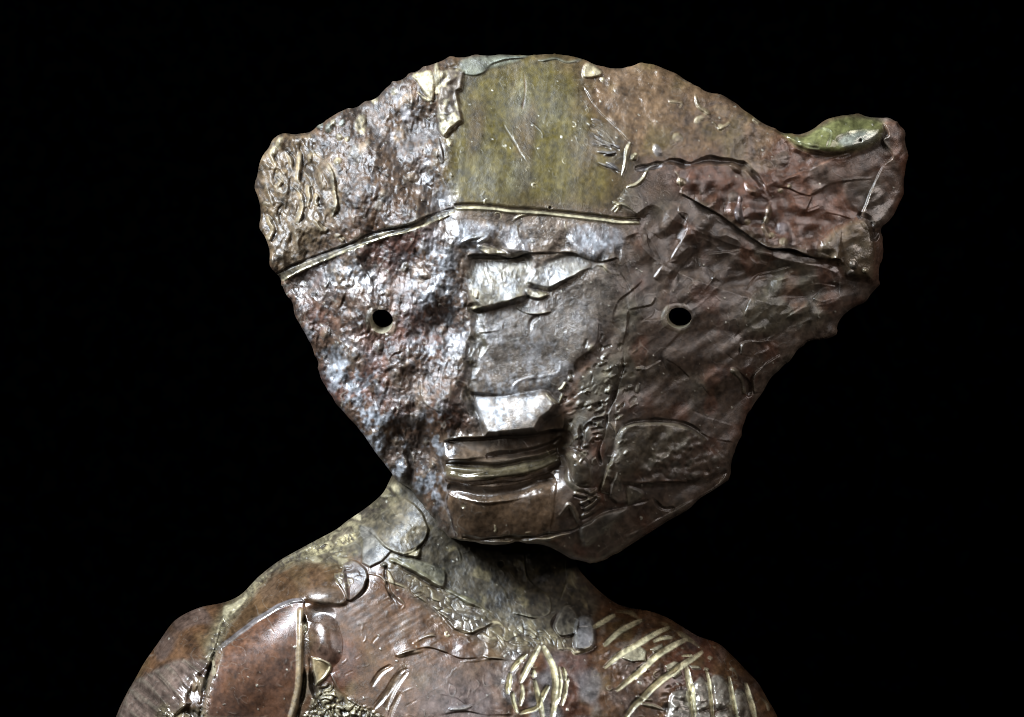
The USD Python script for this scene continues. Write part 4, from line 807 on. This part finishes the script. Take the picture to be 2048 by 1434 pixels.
    R(Z8((1832, 545), (1900, 510), (1955, 450), (1982, 375)), 4, 7, 'g', col=DARK, a=0.7)
    for x, y in ((1755, 390), (1840, 390), (1740, 350), (1815, 420), (1775, 345)):
        x, y = Z8((x, y))[0]; R([(x - 4, y - 4), (x + 4, y - 3), (x + 4, y + 4), (x - 3, y + 4), (x - 4, y - 4)], 1.6, 1.2, 'r', taper=0, col=CREAM, a=0.35)
    x, y = Z8((1640, 500))[0]; f.blob(x, y, 40, 9, (0.17, 0.12, 0.095), 0.5, ry=18, warp=0.03)
    x, y = Z8((1600, 640))[0]; f.blob(x, y, 34, -12, DARK, 0.2, ry=20, warp=0.03)
    x, y = Z8((1650, 850))[0]; f.blob(x, y, 34, 26, (0.14, 0.09, 0.07), 0.5, (0.25, .3, .1), ry=58, ang=-6, warp=0.03)
    tri = Z8((1548, 975), (1692, 1045), (1576, 1198))
    P(tri, 5, 4, (-0.4, 0.1), col=(0.3, 0.22, 0.12), a=0.85, smoothed=False); R([tri[0], tri[1], tri[2]], 2.6, 5, 'r', col=CREAM, a=0.8); R([tri[0], tri[2]], 3, 6, 'g', col=DARK, a=0.6)
    cr = f.mask(Z8((1590, 1240), (1640, 1200), (1700, 1190), (1740, 1240), (1800, 1290), (1900, 1350), (1994, 1390), (2100, 1500), (1500, 1500), (1560, 1350)), 10)
    z = f.crust(cr, 11, 5, 133); tint(cr, (0.22, 0.18, 0.105), 0.9, (0.5, 0.15, 0.9)); tint(smooth(0.1, 0.9, z), CREAM, 0.6); tint(smooth(0.1, 0.9, -z), DARK, 0.8)
    R(Z8((1690, 1110), (1740, 1200), (1790, 1270), (1900, 1345), (1990, 1385)), 10, 7, 's', side=-1, col=DARK, a=0.4)
    R(Z8((1520, 1434), (1540, 1380), (1580, 1300)), 10, 8, 'r', col=CREAM, a=0.6)
    # ribbed patch on the outer left shoulder
    rib = Z8((60, 1500), (130, 1250), (180, 1170), (300, 1095), (440, 1020), (540, 990), (640, 1000), (740, 995), (770, 1030), (680, 1110), (640, 1180), (600, 1270), (590, 1350), (500, 1420), (440, 1500))
    P(rib, 10, 10, (0, 0), 5, col=(0.15, 0.105, 0.09), a=0.8, fin=(0.27, 0.3, 0.4), name='ribbed_patch')
    rm = f.mask(rib, 14)
    f.H += rm * (3.2 * (1 - 2 * np.abs(f.noise(90, 12, 38, 140))) + 2.0 * f.noise(70, 6, 48, 141) + 0.7 * f.noise(8, 8, 0, 142))
    for p in ([(240, 1130), (310, 1180), (400, 1300), (470, 1400)], [(430, 1030), (500, 1080), (560, 1180), (580, 1280)], [(550, 1000), (620, 1060), (650, 1110)], [(330, 1090), (420, 1170), (500, 1280)]): R(Z8(*p), 6, 6, 's', side=1, col=DARK, a=0.3)
    for p in ([(680, 1120), (640, 1230), (600, 1340)], [(700, 1130), (690, 1250), (680, 1330)], [(540, 1300), (560, 1340), (580, 1360)]): R(Z8(*p), 7, 8, 'r', col=TAN, a=0.6)
    cr2 = f.mask(Z8((380, 1350), (440, 1340), (460, 1400), (600, 1380), (700, 1370), (700, 1480), (380, 1480)), 8); z = f.crust(cr2, 10, 4, 134); tint(cr2, (0.22, 0.17, 0.10), 0.8); tint(smooth(0.1, .9, -z), DARK, 0.7)
    R(Z8((740, 985), (780, 1010), (795, 1060), (800, 1130)), 4, 6, 'r', col=CREAM, a=0.5); R(Z8((770, 1000), (760, 1070), (735, 1150)), 4, 7, 'g', col=DARK, a=0.6)
    R(Z8((880, 560), (885, 620), (870, 720), (820, 850)), 8, 6, 's', side=1, col=CREAM, a=0.2)
    # ---- chest
    sheen = f.mask(Z9((560, 1230), (760, 1190), (960, 1240), (1000, 1380), (900, 1480), (560, 1480), (480, 1330)), 60); tint(sheen, (0.16, 0.13, 0.14), 0.6, (0.25, 0.3, 0.2))  # chest sheen painted paler, with a smoother finish
    sc = f.mask(Z9((60, 700), (300, 700), (640, 850), (760, 950), (1040, 1090), (700, 1110), (400, 1100), (200, 1000)), 40); tint(sc, (0.10, 0.05, 0.026), 0.7, (0.48, .16, .4))
    f.H += sc * (0.3 * f.noise(40, 9, -28, 150) + 0.16 * f.noise(16, 4, -28, 151))
    ch2 = f.mask(Z9((940, 1180), (1060, 1100), (1400, 1100), (1660, 1250), (1700, 1500), (900, 1500)), 50); tint(ch2 * smooth(-0.5, 1.3, f.noise(24, 24, 0, 152)), (0.17, 0.16, 0.175), 0.7, (0.3, .3, .9))
    f.H += ch2 * (0.8 * f.noise(9, 9, 0, 153))
    R(Z9((380, 1085), (480, 1050), (560, 1030), (660, 1055), (760, 1095), (900, 1090), (1060, 1112)), 26, 8, 's', side=-1, col=DARK, a=0.3)
    for p in ([(390, 1085), (470, 1058), (540, 1050)], [(480, 1010), (560, 965), (610, 955)], [(760, 1112), (850, 1108), (960, 1090), (1060, 1108)], [(840, 1072), (900, 1080), (930, 1100)]): R(Z9(*p), 5, 4, 'r', col=TAN, a=0.5)
    R(Z9((690, 1392), (780, 1382), (850, 1352)), 5, 5, 'r', col=(0.2, 0.18, 0.18), a=0.6); R(Z9((590, 1434), (780, 1400), (900, 1420), (1060, 1420)), 9, 5, 's', side=-1); R(Z9((640, 1300), (730, 1320), (790, 1360)), 9, 5, 's', side=-1); R(Z9((840, 1350), (900, 1380), (1000, 1400)), 8, 4, 's', side=1)
    # ---- incised lines: each a cut of its own with a pale floor
    cutc = (0.62, 0.54, 0.36)
    cuts = [  # (frame, points, half width, strength)
        (Z9, [(1216, 1018), (1180, 1090), (1140, 1165), (1102, 1238)], 6.0, 1), (Z9, [(1145, 1068), (1095, 1115), (1048, 1172)], 4.5, 1), (Z9, [(1046, 1178), (1038, 1240), (1030, 1305)], 5.5, 1), (Z9, [(1060, 1290), (1066, 1350), (1090, 1412)], 4.5, 1),
        (Z9, [(1112, 1240), (1118, 1300), (1104, 1372)], 4, .7), (Z9, [(1232, 1018), (1262, 1070), (1295, 1140), (1312, 1230), (1305, 1320), (1288, 1460)], 7, 1), (Z9, [(1188, 1215), (1205, 1300), (1218, 1360), (1240, 1450)], 5.5, 1), (Z9, [(1272, 1248), (1235, 1310), (1210, 1352)], 5, 1),
        (Z9, [(1100, 1415), (1150, 1398), (1200, 1380), (1215, 1340)], 4.5, .9), (Z9, [(1328, 1140), (1342, 1220), (1335, 1300), (1318, 1360)], 3.2, .8), (Z9, [(1382, 1205), (1365, 1290), (1342, 1372)], 4, .9), (Z9, [(1350, 1145), (1364, 1180), (1366, 1225)], 3.5, .9), (Z9, [(1180, 1160), (1190, 1185), (1178, 1205)], 4, .6),
        (Z10, [(415, 692), (500, 640), (595, 588)], 5.5, .9), (Z10, [(495, 835), (560, 775), (650, 705), (740, 660), (808, 632)], 5.5, .9), (Z10, [(500, 1014), (560, 960), (650, 890), (760, 825), (860, 768), (945, 720), (1025, 684)], 6, 1),
        (Z10, [(595, 1192), (680, 1120), (770, 1050), (860, 965), (950, 890), (1060, 825), (1168, 778)], 6.5, 1), (Z10, [(660, 1420), (740, 1310), (810, 1240), (900, 1150), (990, 1080), (1090, 1010), (1190, 940), (1282, 876)], 6.5, 1),
        (Z10, [(1152, 985), (1165, 1060), (1180, 1140), (1198, 1220), (1210, 1420)], 7, 1), (Z10, [(1310, 1015), (1330, 1100), (1338, 1200), (1362, 1420)], 4, .8), (Z10, [(1485, 1075), (1500, 1150), (1515, 1230), (1560, 1420)], 4.5, .8), (Z10, [(1618, 1125), (1640, 1200), (1665, 1290), (1695, 1420)], 5.5, 1),
        (Z10, [(890, 805), (960, 775), (1048, 770)], 4, .8), (Z10, [(1120, 915), (1160, 908), (1200, 905)], 2.5, .7),
        (Z9, [(242, 1262), (295, 1180), (365, 1138)], 5, .35), (Z9, [(258, 1385), (330, 1300), (360, 1250), (415, 1170), (452, 1155)], 6, .45), (Z9, [(325, 1400), (350, 1320), (385, 1250), (450, 1165)], 6, .45), (Z9, [(345, 1450), (370, 1370), (410, 1290)], 5, .4)]
    # chips and finger-like lumps on the right shoulder first, cuts over them
    sh = f.mask(Z10((430, 620), (600, 560), (900, 650), (1180, 780), (1280, 880), (1000, 1080), (700, 1150), (480, 1020), (440, 800)), 30)
    f.H += sh * (1.6 * f.noise(16, 9, -30, 160) + 0.7 * f.noise(6, 6, 0, 161)); tint(sh * smooth(0.2, 1.4, f.noise(14, 9, -30, 162)), (0.13, 0.10, 0.085), 0.6, (0.38, .3, .8))
    arc = Z10((590, 560), (700, 568), (790, 628), (900, 648), (1025, 685), (1160, 770), (1290, 870)); R(arc, 5, 4, 'r', col=(0.3, 0.24, 0.14), a=0.5)
    for p, d in (([(1030, 1230), (1070, 1190), (1120, 1180), (1165, 1210), (1180, 1450), (1000, 1450)], 12), ([(1205, 1160), (1240, 1100), (1275, 1080), (1315, 1140), (1340, 1280), (1300, 1330), (1230, 1350)], 13), ([(1355, 1085), (1430, 1080), (1490, 1180), (1500, 1300), (1400, 1340), (1370, 1250)], 12),
                 ([(1530, 1210), (1580, 1185), (1625, 1240), (1660, 1450), (1560, 1450)], 10), ([(1220, 1370), (1330, 1340), (1350, 1450), (1220, 1450)], 9), ([(1390, 1370), (1500, 1330), (1530, 1450), (1390, 1450)], 8)):
        P(Z10(*p), 2, 7, (0, 0.05), d, col=(0.24, 0.21, 0.185), a=0.75, fin=(0.3, 0.3, 0.6))
    fm = f.mask(Z10((1000, 1170), (1280, 1060), (1450, 1060), (1640, 1170), (1700, 1450), (1000, 1450)), 10); f.H += fm * (2.0 * f.noise(10, 8, 0, 163) + 0.8 * f.noise(5, 5, 0, 164)); tint(fm * smooth(0.3, 1.3, -f.noise(9, 8, 0, 165)), DARK, 0.6)
    for p in ([(640, 930), (720, 872), (790, 840), (832, 880), (830, 950), (725, 962)], [(868, 862), (960, 820), (972, 850), (900, 882)], [(988, 990), (1060, 955), (1102, 970), (1060, 1020), (1000, 1020)], [(1040, 1072), (1102, 1020), (1110, 1052), (1060, 1086)], [(1180, 985), (1250, 990), (1270, 1010), (1200, 1010)]):
        P(Z10(*p), 5, 4, (0, 0.1), col=(0.36, 0.31, 0.22), a=0.9, fin=(0.4, .2, .9), smoothed=False)
    for p in ([(1320, 920), (1345, 930), (1350, 945)], [(1490, 1010), (1530, 1030), (1560, 1080)], [(1110, 850), (1150, 860), (1170, 850)], [(1350, 830), (1385, 850)], [(1730, 1240), (1780, 1290), (1800, 1350)], [(1290, 1010), (1330, 1030)], [(800, 1290), (900, 1310), (980, 1340)], [(760, 1230), (880, 1260)]): R(Z10(*p), 4, 4, 'r', col=(0.3, 0.25, 0.17), a=0.6)
    for fr, p, w, a in cuts:
        R(fr(*p), w, 6.5 * a, 'u', crisp=True, taper=0.45, col=cutc if a > .5 else (0.15, 0.10, 0.065), a=1.0 if a > .5 else 0.7, fin=(0.45, 0.1, 0.3), name=f'incised_line#{len(f.names)}')
        q = np.array(fr(*p)) ; R([tuple(v) for v in q + (-w * .8, -w * .65)], 1.8, 2.2, 'g', taper=0.3, col=DARK, a=0.5 * a)
    for fr, p, r in ((Z9, (680, 948), 4), (Z9, (1540, 1180), 6), (Z10, (440, 1045), 7), (Z10, (920, 1060), 6), (Z10, (545, 1165), 5), (Z9, (1190, 1140), 4), (Z10, (1540, 1080), 5)):
        x, y = fr(p)[0]; R([(x + r * math.cos(t), y + r * math.sin(t)) for t in np.linspace(0, 5, 8)], 1.6, 2, 'r', taper=0.1, col=CREAM, a=0.5)
    for k in range(60):
        rng = np.random.default_rng(500 + k); x, y = rng.uniform(620, 1500), rng.uniform(1200, 1430)
        a = math.radians(rng.normal(-35, 30)); l = rng.uniform(8, 34); R([(x, y), (x + l * math.cos(a) / 2 + rng.normal(0, 1), y + l * math.sin(a) / 2), (x + l * math.cos(a), y + l * math.sin(a))], 1.8, rng.uniform(0.5, 1.4), 'r' if k % 2 else 'g', col=TAN, a=0.25)
    grain(f, 410, 0.55 + 0.4 * nm)
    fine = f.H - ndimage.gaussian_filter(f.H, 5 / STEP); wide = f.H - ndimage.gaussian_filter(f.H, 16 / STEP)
    tint(smooth(0.6, 3.0, fine) * 0.5, (0.26, 0.22, 0.17), 0.5); tint(smooth(1.5, 6.0, -wide) * (1 - smooth(0.25, 0.35, f.C[..., 0])), DARK, 0.45)  # worn high spots; shade of the hollows painted in
    return f

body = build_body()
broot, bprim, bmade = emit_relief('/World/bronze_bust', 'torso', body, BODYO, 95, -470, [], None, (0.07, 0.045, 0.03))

for k, v in (('shoulder_plate', 'large smooth brown plate with a pale upper edge'), ('seam', 'cream crusted seam along the shoulder'), ('ribbed_patch', 'ribbed glossy patch on the outer arm')):
    if k in bmade: tag(bmade[k], label=v)

# ------------------------------------------------------------------ black background
bk = usdkit.mesh(stage, '/World/backdrop', trimesh.creation.box((14, 0.02, 10), trimesh.transformations.translation_matrix((0, 3.5, ZC))), BLACK)
tag(bk.GetPrim(), label='plain black background behind the bust', category='backdrop', kind='structure')
